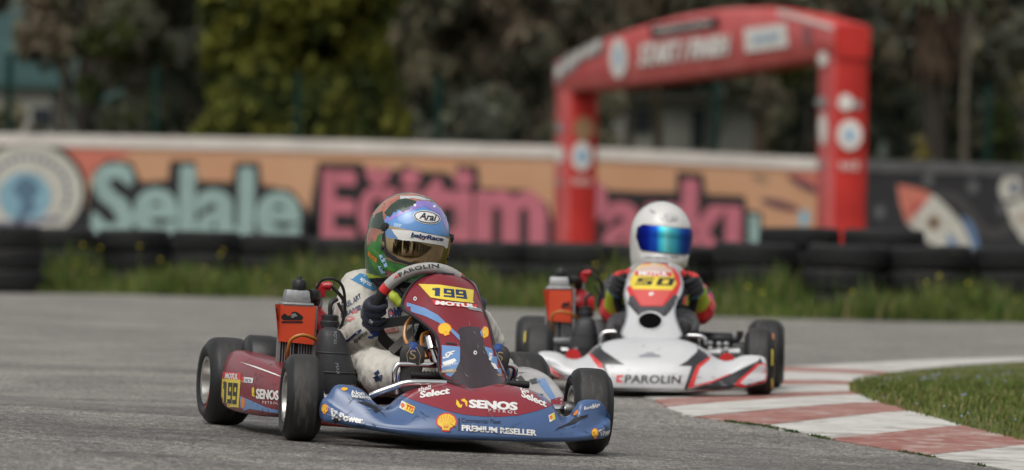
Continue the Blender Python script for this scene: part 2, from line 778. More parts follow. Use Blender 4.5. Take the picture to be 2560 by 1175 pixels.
def sheet(name, xs_fn, rows, m, kind='structure', dz=0.0, nx=60):
    mb = MB()
    vs = []
    for y in rows:
        x0, x1 = xs_fn(y)
        for i in range(nx + 1):
            x = lerp(x0, x1, i / nx)
            vs.append((x, y, g(x, y) + dz))
    fs = []
    for j in range(len(rows) - 1):
        for i in range(nx):
            a = j * (nx + 1) + i
            fs.append((a, a + 1, a + nx + 2, a + nx + 1))
    mb.add(vs, fs)
    o = mb.build(name, m, smooth=True, fixn=False)
    o['kind'] = kind
    return o


# far edge of the asphalt, sighted along its length
EDGE = [on_ground(x, y) for x, y in ((-2400, 712), (-1400, 716), (-700, 722), (-300, 727), (0, 732), (300, 736), (700, 747), (1000, 759), (1300, 773), (1600, 785), (2000, 798), (2300, 804), (2560, 808), (2900, 812), (3300, 816))]
EX = [p.x for p in EDGE]
EY = [p.y for p in EDGE]


def edge_y(x):
    return interp(EX, EY, x)


soil = mat('verge_soil', (.055, .06, .025), .95, var=.4, vscale=3, bump=.5, bscale=30)
rows = [-30, 0, 6, 10] + [12 + .5 * i for i in range(20)] + [24, 30, 40, 50, 60, 80, 120, 200, 400, 900]
sheet('ground', lambda y: (-14 - y, 14 + y), rows, soil, dz=-.03)
# asphalt
mb = MB()
NX = 160
xs = [-16 + 32 * i / NX for i in range(NX + 1)]
vs, fs = [], []
NR = 70
for j in range(NR + 1):
    for x in xs:
        y1 = edge_y(x)
        y = 4 + (y1 - 4) * (j / NR)
        vs.append((x, y, g(x, y)))
for j in range(NR):
    for i in range(NX):
        a = j * (NX + 1) + i
        fs.append((a, a + 1, a + NX + 2, a + NX + 1))
structure(mb.add(vs, fs).build('track', asphalt_material(), fixn=False))

# ---- kerb: red and white blocks round the inside of the bend
kw = mat('kerb_white', (.5, .485, .45), .75, var=.13, vscale=5, bump=.25, bscale=120, dirt=((.3, .28, .255), 4.5, .525, (1, 2.4, 1)))
kr = mat('kerb_red', (.23, .078, .06), .8, bump=.25, bscale=120, col2=(.33, .175, .145), vscale=9, dirt=((.4, .35, .32), 8, .55, (1, 3, 1)))
out_px = [(2900, 1240), (2610, 1190), (2310, 1140), (2070, 1099), (1905, 1065), (1720, 1044), (1660, 1020), (1625, 1000), (1600, 985), (1600, 968), (1640, 952), (1720, 938), (1820, 927), (1960, 918), (2150, 908), (2350, 899), (2560, 893), (2900, 886)]
in_px = [(3200, 1210), (2900, 1160), (2600, 1118), (2405, 1072), (2275, 1035), (2200, 1013), (2152, 993), (2143, 985), (2141, 977), (2143, 969), (2152, 960), (2168, 952), (2192, 944), (2225, 937), (2290, 929), (2400, 918), (2560, 908), (2900, 896)]
ko = [on_ground(*p) for p in out_px]
ki = [on_ground(*p) for p in in_px]
mb = MB()
for i in range(len(ko) - 1):
    sub = 12
    for k in range(sub):
        def pt(A, t, u):
            pass
        a0, a1 = ko[i].lerp(ko[i + 1], k / sub), ko[i].lerp(ko[i + 1], (k + 1) / sub)
        b0, b1 = ki[i].lerp(ki[i + 1], k / sub), ki[i].lerp(ki[i + 1], (k + 1) / sub)
        jit = lambda p: p.lerp(ki[i], .035 * (noise.noise((p.x * 9, p.y * 5, 0)) + noise.noise((p.x * 31, p.y * 17, 3)) * .6 + .4))
        a0, a1 = jit(a0), jit(a1)
        cols0, cols1 = [], []
        for u, h in ((0, -.02), (0.0, .003), (.06, .005), (.25, .008), (.55, .012), (.8, .014), (1, .012), (1.0, -.02)):
            p0, p1 = a0.lerp(b0, u), a1.lerp(b1, u)
            cols0.append((p0.x, p0.y, g(p0.x, p0.y) + h))
            cols1.append((p1.x, p1.y, g(p1.x, p1.y) + h))
        mi = 0 if i in (1, 3, 5, 7, 9, 11, 13, 15) else 1
        mi = 1 - mi if i == 0 else mi
        n = len(cols0)
        mi = (0, 0, 1, 0, 1, 0, 1, 0, 0, 1, 0, 0, 1, 0, 0, 0, 0, 0)[i]
        mb.add(cols0 + cols1, [(q, q + 1, n + q + 1, n + q) for q in range(n - 1)], mi)
structure(mb.build('kerb', [kw, kr], fixn=True, smooth=True))

# ---- grassy infield inside the kerb
infield = []
for p in ki:
    infield.append((p.x, p.y))
mb = MB()
cx_ = max(p[0] for p in infield) + 3.0
cy_ = sum(p[1] for p in infield) / len(infield)
rings = []
for u in (0, .04, .12, .3, .6, 1):
    r = []
    for x, y in infield:
        X, Y = lerp(x, cx_, u), lerp(y, cy_, u)
        r.append((X, Y, g(X, Y) + .008 + .016 * (1 - (1 - u) ** 3) * (1 - smooth(20, 25, Y)) + .005 * noise.noise((X * 3, Y * 3, 0))))
    rings.append(r)
mb.loft(rings, closed=False, caps=False)
turf = mat('infield_turf', (.12, .115, .035), .95, col2=(.07, .085, .02), vscale=5, bump=.6, bscale=40, dirt=((.12, .085, .05), 3, .62, (1, 1, 1)))
structure(mb.build('infield', turf, fixn=True))

grass_a = mat('grass_blade', (.085, .13, .02), .7, col2=(.14, .165, .034), vscale=3, spec=.25)
grass_b = mat('grass_blade_dry', (.26, .22, .1), .75, col2=(.17, .16, .06), vscale=3, spec=.25)
grass_c = mat('grass_blade_deep', (.035, .075, .013), .7, col2=(.065, .1, .02), vscale=3, spec=.25)
blue_f = mat('petal_blue', (.36, .4, .62), .7)
yel_f = mat('petal_yellow', (.7, .55, .03), .7)


def blades(mb, p, h, w, lean, mi, r):
    a = r.uniform(0, 2 * pi)
    lx, ly = cos(a) * lean * h, sin(a) * lean * h
    t = r.uniform(0, pi)
    dx, dy = cos(t) * w, sin(t) * w
    x, y, z = p
    mb.add([(x - dx, y - dy, z), (x + dx, y + dy, z), (x + dx * .7 + lx * .4, y + dy * .7 + ly * .4, z + h * .6), (x - dx * .7 + lx * .4, y - dy * .7 + ly * .4, z + h * .6), (x + lx, y + ly, z + h)],
           [(0, 1, 2, 3), (3, 2, 4)], mi)


def inside(poly, x, y):
    c = False
    for i in range(len(poly)):
        a, b = poly[i], poly[i - 1]
        if (a[1] > y) != (b[1] > y) and x < (b[0] - a[0]) * (y - a[1]) / (b[1] - a[1]) + a[0]:
            c = not c
    return c


ring = infield + [(cx_ + 1, infield[-1][1]), (cx_ + 1, infield[0][1])]
mb = MB()
r2 = random.Random(5)
cnt = 0
for _ in range(400000):
    x = r2.uniform(min(p[0] for p in infield) - .02, 3.4)
    y = r2.uniform(min(p[1] for p in infield) - .1, max(p[1] for p in infield) + .1)
    if not inside(ring, x + .03, y):
        continue
    nn = noise.noise((x * 2.2, y * 2.2, 4))
    if r2.random() > .75 + .6 * nn:
        continue
    z = g(x, y) + lerp(.014, .004, smooth(20, 25, y))
    q = r2.random()
    if q < .0045:
        mb.ell((x, y, z + r2.uniform(.012, .03) * (1 - .6 * smooth(20, 25, y))), (.0042, .0042, .003), None, 6, 4, 3)
    else:
        blades(mb, (x, y, z), r2.uniform(.012, .04) * (1 + .7 * nn) * (1 - .72 * smooth(20, 25, y)), r2.uniform(.002, .004), r2.uniform(.1, .8), 0 if q < .55 else (1 if q < .72 + .2 * noise.noise((x * 1.1, y * .8, 8)) else 2), r2)
    cnt += 1
    if cnt > 42000:
        break
o = mb.build('infield_grass', [grass_a, grass_b, grass_c, blue_f], smooth=False, fixn=False)
structure(o, 'stuff')

# moss along the kerb's outer joint
mb = MB()
for _ in range(1500):
    i = r2.randrange(1, 5)
    t = r2.random()
    p = ko[i].lerp(ko[i + 1], t)
    if noise.noise((p.x * 4, p.y * 4, 1)) < 0.05:
        continue
    blades(mb, (p.x + r2.gauss(0, .006), p.y + r2.gauss(0, .006), g(p.x, p.y)), r2.uniform(.004, .011), .003, .7, 2, r2)
structure(mb.build('kerb_moss_grass', [grass_a, grass_b, grass_c], smooth=False, fixn=False), 'stuff')

# ---- tall verge grass between asphalt and tyre barrier
mb = MB()
r2 = random.Random(8)
for _ in range(70000):
    x = r2.uniform(-11.5, 8.5)
    ye = edge_y(x)
    t = r2.random() ** 1.3
    y = ye + .02 + t * 2.1
    px = 1280 + F * x / y
    nn = noise.noise((x * 1.3, y * .8, 2)) + .6 * noise.noise((x * 3.1, y * 1.7, 6))
    tall = .13 + .12 * smooth(.1, .7, t) + .3 * nn
    if px < 140:
        tall *= .55
        if px < 100 and t < .8:
            continue
    if px > 1300:
        tall *= .85
    if r2.random() > .62 + 1.2 * nn:
        continue
    q = r2.random()
    h = max(.05, tall * r2.uniform(.5, 1.45))
    if q > .985:
        h = r2.uniform(.25, .45)
    dry = .1 + .3 * max(0, noise.noise((x * .9, y, 9)))
    blades(mb, (x, y, g(x, y) - .02), h, r2.uniform(.004, .011), r2.uniform(.05, .5), 1 if q < dry else (0 if q < .6 else 2), r2)
structure(mb.build('verge_grass', [grass_a, grass_b, grass_c], smooth=False, fixn=False), 'stuff')
mb = MB()
for _ in range(60):
    x = r2.uniform(-7, 7)
    y = edge_y(x) + r2.uniform(.15, 1.7)
    h = r2.uniform(.14, .42)
    z = g(x, y)
    mb.tube([(x, y, z), (x + .01, y, z + h)], .003, 4, mi=0)
    mb.ell((x + .01, y, z + h), (.013, .013, .008), None, 8, 5, 1)
structure(mb.build('wildflowers', [grass_a, yel_f], fixn=False), 'stuff')

# ---- tyre barrier: every tyre its own object
rubber_old = mat('old_tyre_rubber', (.010, .010, .010), .8, var=.35, vscale=5, bump=.3, bscale=30, dirt=((.05, .047, .043), 2.2, .6, (1, 1, 3)))
mbt = MB()
prof = [(.19, -.07), (.215, -.092), (.27, -.098), (.3, -.085), (.312, -.06), (.306, -.055), (.313, -.03), (.307, -.026), (.307, -.006), (.314, 0), (.307, .006), (.307, .026), (.313, .03), (.306, .055), (.312, .06), (.3, .085), (.27, .098), (.215, .092), (.19, .07), (.182, .0)]
mbt.lathe(prof, None, 40, closed=True)
tyre0 = mbt.build('barrier_tyre', rubber_old)
LANDMARK = [(-3000, 160, 'left of the round emblem'), (160, 340, 'below the first letter of the mural'), (340, 520, 'below the start of the turquoise word'), (520, 760, 'below the end of the turquoise word'), (760, 960, 'below the start of the pink lettering'), (960, 1180, 'behind the leading driver'), (1180, 1380, 'left of the arch leg'), (1380, 1560, 'in front of the arch leg'), (1560, 1760, 'behind the white helmet'), (1760, 1930, 'right of the white helmet'), (1930, 2120, 'below the right arch leg'), (2120, 2330, 'below the painted rocket'), (2330, 2520, 'below the grey cord of the dark wall'), (2520, 3000, 'below the painted astronaut')]
first = [True]


def put_tyre(x, y, z, tilt, row, level, zs=1):
    o = tyre0 if first[0] else tyre0.copy()
    if not first[0]:
        COL.objects.link(o)
    first[0] = False
    o.location = (x, y, z)
    o.rotation_euler = (tilt[0], tilt[1], rnd.uniform(0, 6))
    k = rnd.uniform(.96, 1.04)
    o.scale = (k, k, zs)
    px = 1280 + F * x / y
    lm = next((t for a, b, t in LANDMARK if a <= px < b), 'at the end of the barrier')
    tag(o, f'old black tyre, {level} of the {row} stack {lm}', 'tyre', 'tyres of the barrier')


x = -8.6
k = 0
while x < 7.4:
    y = edge_y(x) + 1.75 + rnd.uniform(-.05, .05)
    px = 1280 + F * x / y
    sp_ = interp([0, 600, 800, 1650, 1850, 2600], [.19, .186, .172, .17, .184, .184], px)
    for L, nm in enumerate(('bottom', 'middle', 'top')):
        put_tyre(x + rnd.gauss(0, .012), y + rnd.gauss(0, .015), g(x, y) + .09 + sp_ * L, (rnd.gauss(0, .015), rnd.gauss(0, .015)), 'front', nm, sp_ / .196)
    x += .645 + rnd.uniform(0, .02)
    k += 1
x = -5.98
while x < 7.4:
    y = edge_y(x) + 2.45
    px = 1280 + F * x / y
    n = 4 if 1900 < px < 2240 else 3
    for L in range(n):
        nm = ('bottom', 'second', 'third', 'top')[L] if n == 4 else ('bottom', 'middle', 'top')[L]
        put_tyre(x + rnd.gauss(0, .015), y, g(x, y) + .09 + (.166 if n == 4 else .17) * L, (rnd.gauss(0, .008), rnd.gauss(0, .008)), 'rear', nm, .85)
    x += .632
# low stack standing out by the asphalt at the left
for i, px in enumerate((-130, 45)):
    p = on_ground(px, 727)
    y = edge_y(p.x) + .35
    for L, nm in enumerate(('bottom', 'middle', 'top')):
        put_tyre(p.x, y, g(p.x, y) + .10 + .19 * L, (rnd.gauss(0, .01), 0), 'foremost', nm)

# ---- mural walls
WY = 100.0
conc = mat('wall_concrete', (.33, .32, .3), .9, var=.2, vscale=1.5, bump=.2)
orange = mat('mural_orange', (.53, .275, .155), .85, col2=(.56, .32, .19), vscale=.6, dirt=((.42, .25, .15), 1.2, .66, (1, 1, .4)))
capw = mat('mural_white_cap', (.62, .57, .52), .85, var=.12, vscale=1.2, dirt=((.55, .3, .18), .5, .6, (1, 1, 3)))
teal_l = mat('mural_turquoise', (.29, .405, .38), .85, var=.1, vscale=2)
pink = mat('mural_pink', (.5, .15, .19), .85, var=.12, vscale=1.3, dirt=((.32, .12, .14), 1.0, .62, (1, 1, 1)))
inkb = mat('mural_black', (.022, .021, .022), .85, var=.2, vscale=2)
salmon = mat('mural_salmon', (.55, .17, .12), .85, var=.1)
creamp = mat('mural_cream', (.5, .48, .42), .85, var=.12, vscale=2)
skyp = mat('mural_pale_blue', (.22, .38, .46), .85, var=.15, vscale=2)
slate = mat('mural_slate', (.12, .14, .19), .85)
darkw = mat('wall_dark_paint', (.028, .027, .03), .85, var=.2, vscale=1)
greyc = mat('wall_grey_cap', (.1, .1, .1), .9, var=.25, vscale=2)
dotg = mat('wall_grey_dots', (.11, .11, .11), .85)
cordg = mat('wall_cord_grey', (.055, .052, .05), .85)


def wall_loft(name, stations, m, parent, Y0=WY, thick=.25, zb=None):
    """stations: (px, py top, py bottom or None)"""
    mb = MB()
    rings = []
    for px, pt, pb in stations:
        a = at(px, pt, Y0)
        zb_ = -.3 if pb is None else at(px, pb, Y0).z
        rings.append([(a.x, Y0, zb_), (a.x, Y0 + thick, zb_), (a.x, Y0 + thick, a.z), (a.x, Y0, a.z)])
    mb.loft(rings)
    return mb.build(name, m, parent, smooth=False)


def top_py(px):
    return interp([-2200, 0, 700, 1400, 2060, 2165, 2600, 3000], [292, 333, 346, 364, 395, 399, 413, 424], px)


def on_wall(px, py, level):
    p = at(px, py, WY)
    return (p.x, WY - .004 * level, p.z)


wall = thing('mural_wall', 'long low wall painted orange with large turquoise and pink lettering', 'wall', Matrix.Translation((0, WY, 0)))
wall.matrix_world = Matrix.Identity(4)
st = [-2200, -900, 0, 350, 700, 1050, 1400, 1730, 2060, 2163]
wall_loft('wall_body', [(x, top_py(x) + 31, None) for x in st], orange, wall)
wall_loft('wall_cap', [(x, top_py(x), top_py(x) + 31) for x in st], capw, wall, WY - .03, .31)
P = Panel2D(on_wall)
P.poly([(150, 370), (215, 372), (330, 376), (300, 400), (240, 430), (200, 470)], salmon, 1)
P.poly([(2060, 430), (2160, 432), (2160, 600), (1990, 600), (2010, 540)], orange, 1)
P.poly([(1960, 430), (2160, 436), (2160, 500), (2050, 470)], salmon, 1)
P.poly(ellipse(2010, 462, 46, 11, .5), mat('mural_mauve', (.14, .06, .07), .85), 2)
P.poly(ellipse(1950, 512, 50, 11, .25), mat('mural_mauve', (.14, .06, .07), .85), 2)
P.poly(ellipse(1900, 445, 22, 9, .3), mat('mural_tan', (.3, .2, .12), .85), 2)
P.poly(ellipse(2010, 545, 14, 22, .1), skyp, 2)
P.poly(ellipse(1985, 580, 20, 12, .1), teal_l, 2)
# dark ground behind the lettering
P.poly([(130, 430), (215, 520), (235, 425), (270, 398), (330, 405), (352, 455), (420, 450), (425, 402), (490, 402), (495, 452), (580, 455), (588, 405), (648, 405), (655, 462), (730, 475), (765, 520), (790, 560), (785, 660), (120, 640)], inkb, 1)
P.poly([(760, 640), (775, 520), (795, 405), (905, 408), (920, 425), (1000, 425), (1010, 410), (1060, 430), (1110, 430), (1140, 445), (1142, 412), (1195, 415), (1200, 470), (1320, 475), (1370, 510), (1385, 560), (1385, 700), (760, 700)], inkb, 1)
P.poly([(1395, 450), (1480, 440), (1520, 475), (1600, 480), (1690, 480), (1692, 428), (1758, 434), (1765, 485), (1862, 490), (1868, 525), (1906, 530), (1908, 700), (1395, 700)], inkb, 1)
P.text('Selale', [(226, 596), (752, 612), (756, 420), (230, 405)], teal_l, 3, .045)
P.text('E', [(802, 606), (888, 610), (892, 428), (806, 422)], pink, 3, .045)
P.text('ğ', [(893, 652), (990, 655), (994, 420), (897, 416)], pink, 3, .045)
P.text('itim', [(998, 618), (1366, 634), (1368, 426), (1002, 420)], pink, 3, .05)
P.text('Parkı', [(1398, 636), (1852, 655), (1856, 452), (1402, 440)], pink, 3, .045)
P.poly([(1872, 536), (1898, 537), (1900, 690), (1872, 690)], teal_l, 3)
# round emblem at the left
P.poly(ellipse(72, 478, 147, 130), inkb, 2)
P.poly(ellipse(70, 480, 137, 120), creamp, 3)
P.poly(ellipse(62, 492, 66, 62), skyp, 4)
for k in range(19):
    a = radians(-200 + 220 * k / 18)
    P.poly(ellipse(70 + 100 * cos(a), 482 + 88 * sin(a), 6, 9, a, 8), slate, 4)
P.poly([(30, 470), (60, 440), (90, 455), (100, 480), (80, 500), (95, 520), (60, 545), (40, 600), (30, 600), (45, 545), (55, 505)], mat('mural_swirl', (.1, .17, .24), .85), 5)
P.poly([(-20, 555), (60, 548), (150, 540), (160, 550), (70, 566), (-20, 575)], mat('mural_wave', (.2, .2, .25), .85), 5)
P.build('mural_painting', wall)

dwall = thing('mural_wall', 'dark grey low wall painted with a rocket and an astronaut', 'wall')
st2 = [2166, 2300, 2600, 3000]
wall_loft('wall_body', [(x, top_py(x) + 29, None) for x in st2], darkw, dwall)
wall_loft('wall_cap', [(x, top_py(x), top_py(x) + 29) for x in st2], greyc, dwall, WY - .03, .31)
P = Panel2D(on_wall)
for x, y in ((2321, 448), (2432, 467), (2199, 530), (2508, 520)):
    P.poly(ellipse(x, y, 13, 17, 0, 14), dotg, 1)
cord = spline([(2335, 490), (2370, 490), (2400, 505), (2430, 540), (2455, 575), (2490, 585), (2520, 570), (2545, 540)], 8)
cord = [Vector((p.x, p.y)) if len(p) == 2 else p for p in cord]
L_, R_ = [], []
for i, p in enumerate(cord):
    t = (cord[min(i + 1, len(cord) - 1)] - cord[max(i - 1, 0)]).normalized()
    L_.append((p.x - t.y * 13, p.y + t.x * 13))
    R_.append((p.x + t.y * 13, p.y - t.x * 13))
P.poly(L_ + R_[::-1], cordg, 2)
P.poly([(2243, 463), (2262, 464), (2300, 472), (2338, 490), (2375, 525), (2405, 560), (2425, 600), (2430, 625), (2350, 625), (2300, 592), (2265, 555), (2250, 510)], creamp, 4)
P.poly([(2243, 463), (2262, 464), (2300, 472), (2330, 486), (2300, 525), (2268, 560), (2252, 515)], salmon, 5)
P.poly([(2285, 500), (2308, 512), (2272, 545)], mat('mural_red_shade', (.42, .08, .07), .85), 6)
P.poly(ellipse(2334, 557, 17, 19, 0, 20), mat('mural_tan', (.3, .2, .12), .85), 5)
P.poly(ellipse(2334, 557, 9, 11, 0, 20), inkb, 6)
bl = mat('mural_rocket_blue', (.12, .2, .34), .85)
P.poly([(2402, 538), (2425, 552), (2440, 580), (2450, 625), (2432, 625), (2424, 590)], bl, 5)
P.poly([(2366, 578), (2385, 595), (2400, 625), (2372, 625)], bl, 5)
P.poly(ellipse(2528, 472, 30, 38, .1), creamp, 4)
P.poly(ellipse(2536, 470, 14, 15, 0, 20), slate, 5)
P.poly([(2512, 500), (2550, 495), (2600, 500), (2610, 570), (2580, 610), (2556, 600), (2530, 560)], creamp, 4)
P.poly(ellipse(2552, 545, 8, 12, 0, 12), mat('mural_tan', (.3, .2, .12), .85), 5)
P.build('mural_painting', dwall)

# ---- inflatable start arch, standing slantwise across the straight
ared = mat('arch_red_fabric', (.5, .034, .028), .6, var=.14, vscale=1.2, bump=.3, bscale=3, spec=.2)
apink = mat('arch_front_fabric', (.6, .13, .125), .5, col2=(.52, .07, .068), vscale=1.4, bump=.3, bscale=3)
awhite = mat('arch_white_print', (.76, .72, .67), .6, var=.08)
ablack = mat('arch_black_print', (.008, .008, .014), .7, spec=.15)
ablue = mat('arch_blue_print', (.25, .45, .65), .6)
agrey = mat('arch_grey_print', (.3, .28, .28), .6)
agold = mat('arch_gold_print', (.35, .2, .1), .6)
arch = thing('start_arch', 'red inflatable arch with white START FINISH lettering beyond the tyre barrier', 'arch')
YR, YL = 79.0, 97.0      # right leg stands nearer


def arch_pt(px, py, face='f', level=0):
    """point on the arch's long front face (px along the beam)"""
    # front face runs from the left leg's near edge to the right leg's near edge
    a, b = at(1387, py, YL), at(2088, py, YR)
    d = ray(px, py)
    # intersect vertical plane through a,b with the ray
    nx, ny = (b.y - a.y), -(b.x - a.x)
    if ny > 0:
        nx, ny = -nx, -ny
    ln = sqrt(nx * nx + ny * ny)
    nx, ny = nx / ln, ny / ln
    t = ((a.x - CAMLOC.x) * nx + (a.y - CAMLOC.y) * ny) / (d.x * nx + d.y * ny)
    p = CAMLOC + d * t
    return Vector((p.x + nx * .012 * level, p.y + ny * .012 * level, p.z)), Vector((nx, ny, 0))


def arch_top(px):
    return interp([1387, 1450, 1520, 1600, 1700, 1800, 1900, 2000, 2088], [152, 120, 92, 65, 38, 22, 20, 36, 62], px)


def arch_bot(px):
    return interp([1387, 1500, 1700, 1900, 2045, 2088], [232, 222, 200, 172, 150, 143], px)


DEP = Vector((0, 0, 0))
_, NRM = arch_pt(1700, 100)
# depth of the box section, measured along the face normal away from the viewer
ED = -NRM


def side_depth(pxe, py, Y):
    """how far back the leg's side reaches so that its rear edge is sighted at pxe"""
    p, n = arch_pt(2088, py)
    for k in range(400):
        q = p + ED * (k * .01)
        if 1280 + F * q.x / q.y + 0 >= pxe:
            return k * .01
    return 1.0


depthR = side_depth(2168, 300, YR)
depthL = depthR
beam = MB()
rings = []
for i in range(25):
    px = lerp(1387, 2088, i / 24)
    a, n = arch_pt(px, arch_top(px))
    b, n = arch_pt(px, arch_bot(px))
    dz = (a.z - b.z)
    ring_ = []
    # rounded box section
    for (u, w) in ((0, 0.06), (0, .5), (0, .94), (.06, 1), (.5, 1.02), (.94, 1), (1, .94), (1, .5), (1, .06), (.94, 0), (.5, -.02), (.06, 0)):
        bul = -.03 if (u == 0 and w == .5) else 0
        ring_.append(b + ED * (depthR * u + bul) + Vector((0, 0, dz * w)))
    rings.append(ring_)
beam.loft(rings)
beam_o = beam.build('beam', [apink, ared], arch, angle=60)
for p in beam_o.data.polygons:
    c = p.normal
    p.material_index = 0 if c.dot(NRM) > .5 else 1


def leg(px0, px1, name='leg'):
    mbl = MB()
    rings = []
    tops = arch_bot((px0 + px1) / 2)
    a0, _ = arch_pt(px0, tops + 4)
    a1, _ = arch_pt(px1, tops + 4)
    ztop, zbot = a0.z + .05, .0
    for k in range(13):
        z = lerp(zbot, ztop, k / 12)
        pin = 0.985 if k in (4, 8) else 1.0
        rr = []
        for (u, w) in ((.03, 0), (.5, -.02), (.97, 0), (1, .05), (1.015, .5), (1, .95), (.97, 1), (.5, 1.02), (.03, 1), (0, .95), (-.02, .5), (0, .05)):
            uu, ww = .5 + (u - .5) * pin, .5 + (w - .5) * pin
            q = a0.lerp(a1, uu) + ED * (depthR * ww)
            rr.append(Vector((q.x, q.y, z)))
        rings.append(rr)
    mbl.loft(rings)
    lo = mbl.build(name, [apink, ared], arch, angle=60)
    for p in lo.data.polygons:
        p.material_index = 0 if p.normal.dot(NRM) > .5 else 1
    return a0, a1


Lleg = leg(1389, 1424)
Rleg = leg(2046, 2086)


def arch_face(px, py, level):
    p, n = arch_pt(px, py)
    return p + n * (.03 + .012 * level)


def arch_side(edge, base):
    """paint on a leg's wide side, px measured from the leg's inner edge"""
    def fn(px, py, level):
        b = base
        d = ray(px, py)
        # plane through b spanned by ED and Z; its normal is the beam direction
        nx, ny = ED.y, -ED.x
        if nx * d.x + ny * d.y > 0:
            nx, ny = -nx, -ny
        t = ((b.x - CAMLOC.x) * nx + (b.y - CAMLOC.y) * ny) / (d.x * nx + d.y * ny)
        p = CAMLOC + d * t
        return Vector((p.x + nx * (.03 + .012 * level), p.y + ny * (.03 + .012 * level), p.z))
    return fn


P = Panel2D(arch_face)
P.poly(ellipse(1552, 145, 22, 50, 0), awhite, 1)
P.poly(ellipse(1552, 142, 6, 28, 0), ablue, 2)
P.poly([(1390, 165), (1420, 140), (1470, 112), (1515, 92), (1512, 128), (1490, 140), (1460, 150), (1440, 175), (1415, 190), (1395, 215)], agrey, 1)
for k, (x, y) in enumerate(((1405, 178), (1430, 158), (1452, 140), (1478, 128), (1500, 112))):
    P.poly(ellipse(x, y, 8, 13, .4, 12), awhite, 2)
P.poly([(1630, 65), (1800, 42), (1802, 66), (1632, 93)], ablack, 1)
P.text('TRABZON KARTING', [(1642, 86), (1788, 63), (1788, 49), (1642, 70)], awhite, 2, .03)
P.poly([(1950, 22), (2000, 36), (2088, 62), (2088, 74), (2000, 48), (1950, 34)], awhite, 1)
P.text('START / FINISH', [(1602, 168), (1832, 138), (1832, 84), (1602, 110)], awhite, 1, .09, .2)
P.poly([(1866, 72), (1972, 58), (1978, 116), (1870, 132)], awhite, 1)
P.text('SALİH', [(1890, 108), (1956, 98), (1954, 76), (1888, 86)], ablue, 2, .03)
P.poly([(2010, 70), (2035, 66), (2035, 110), (2015, 116)], mat('arch_faint_print', (.3, .1, .11), .6), 1)
# narrow front strips of the legs
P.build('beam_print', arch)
for (x, y, rx, ry, m_) in ((2064, 72 + 75, 13, 18, awhite), (2060, 255, 14, 14, agrey), (2064, 322, 11, 40, awhite), (2060, 412, 10, 8, agrey), (1404, 320, 9, 14, agrey), (1404, 385, 11, 22, awhite), (1404, 455, 8, 8, agrey)):
    P = Panel2D(arch_face)
    P.poly(ellipse(x, y, rx, ry, 0, 18), m_, 1)
    P.build('leg_print', arch)
P = Panel2D(arch_side(0, Rleg[1]))
P.poly(ellipse(2112, 256, 19, 21, 0), awhite, 1)
P.poly(ellipse(2140, 262, 11, 12, 0), agrey, 1)
P.poly(ellipse(2122, 337, 31, 38, 0), awhite, 1)
P.poly(ellipse(2122, 337, 12, 14, 0), ablue, 2)
P.text('RACE', [(2098, 424), (2146, 424), (2146, 404), (2098, 404)], awhite, 1, .02)
P.build('leg_print', arch)
P = Panel2D(arch_side(0, Lleg[1]))
P.poly(ellipse(1458, 322, 26, 30, 0), agold, 1)
P.poly(ellipse(1453, 390, 26, 36, 0), awhite, 1)
P.poly(ellipse(1453, 390, 13, 16, 0), ablue, 2)
P.text('RACE', [(1432, 462), (1474, 462), (1474, 444), (1432, 444)], awhite, 1, .02)
P.build('leg_print', arch)

# ---- green mesh fence beyond the wall
gpost = mat('fence_green', (.008, .026, .02), .8, spec=.1)
fence = thing('mesh_fence', 'green wire mesh fence with tall posts behind the painted walls', 'fence')
FY = 103.0
tops = []
for px, py in ((-300, 130), (25, 140), (390, 170), (745, 185), (1095, 190), (1440, 195), (1790, 195), (2130, 205), (2470, 213), (2800, 220)):
    p = at(px, py, FY)
    mbp = MB()
    mbp.box((p.x, FY, p.z / 2 - .2), (.13, .13, p.z + .4))
    mbp.box((p.x, FY, p.z + .02), (.15, .15, .04))
    mbp.build('post', gpost, fence, smooth=False)
    tops.append(p)
mbw = MB()
for k in range(22):
    z = .3 + k * .15
    for i in range(len(tops) - 1):
        a, b = tops[i], tops[i + 1]
        mbw.tube([(a.x, FY, min(z, a.z - .05)), (b.x, FY, min(z, b.z - .05))], .0035, 4, False)
for i in range(len(tops) - 1):
    a, b = tops[i], tops[i + 1]
    for k in range(1, 40):
        q = a.lerp(b, k / 40)
        mbw.tube([(q.x, FY, .2), (q.x, FY, q.z - .05)], .0025, 3, False)
mbw.build('mesh_panel', gpost, fence, smooth=False, fixn=False)

# ---- buildings behind the trees
bwall = mat('building_render', (.38, .37, .33), .9, var=.12, vscale=1)
broof = mat('building_roof', (.02, .055, .052), .8, var=.15, vscale=2)
bdark = mat('building_window', (.02, .025, .03), .2)


def building(name, x0, x1, ytop, Y, yroof, label, wins, rm=None):
    b = thing(name, label, 'building')
    a, c = at(x0, ytop, Y), at(x1, ytop, Y)
    z = (a.z + c.z) / 2
    mbb = MB()
    mbb.box(((a.x + c.x) / 2, Y + 2, z / 2 - .2), (c.x - a.x, 4, z + .4))
    mbb.build('wall', bwall, b, smooth=False)
    zr = at(x0, yroof, Y).z
    mbb = MB()
    mbb.loft([[(a.x - .3, Y - .3, z), (c.x + .3, Y - .3, z), (c.x + .3, Y + 4.3, z), (a.x - .3, Y + 4.3, z)],
              [(a.x - .3, Y - .25, z + .15), (c.x + .3, Y - .25, z + .15), (c.x + .3, Y + 4.3, z + .15), (a.x - .3, Y + 4.3, z + .15)],
              [(a.x + .4, Y + 1.8, zr), (c.x - .4, Y + 1.8, zr), (c.x - .4, Y + 2.2, zr), (a.x + .4, Y + 2.2, zr)]])
    mbb.build('roof', rm or broof, b, smooth=False)
    for wx, wy, ww, wh in wins:
        p = at(wx, wy, Y)
        mbb = MB()
        mbb.box((p.x, Y - .03, p.z), (ww, .1, wh))
        mbb.build('window', bdark, b, smooth=False)
    return b


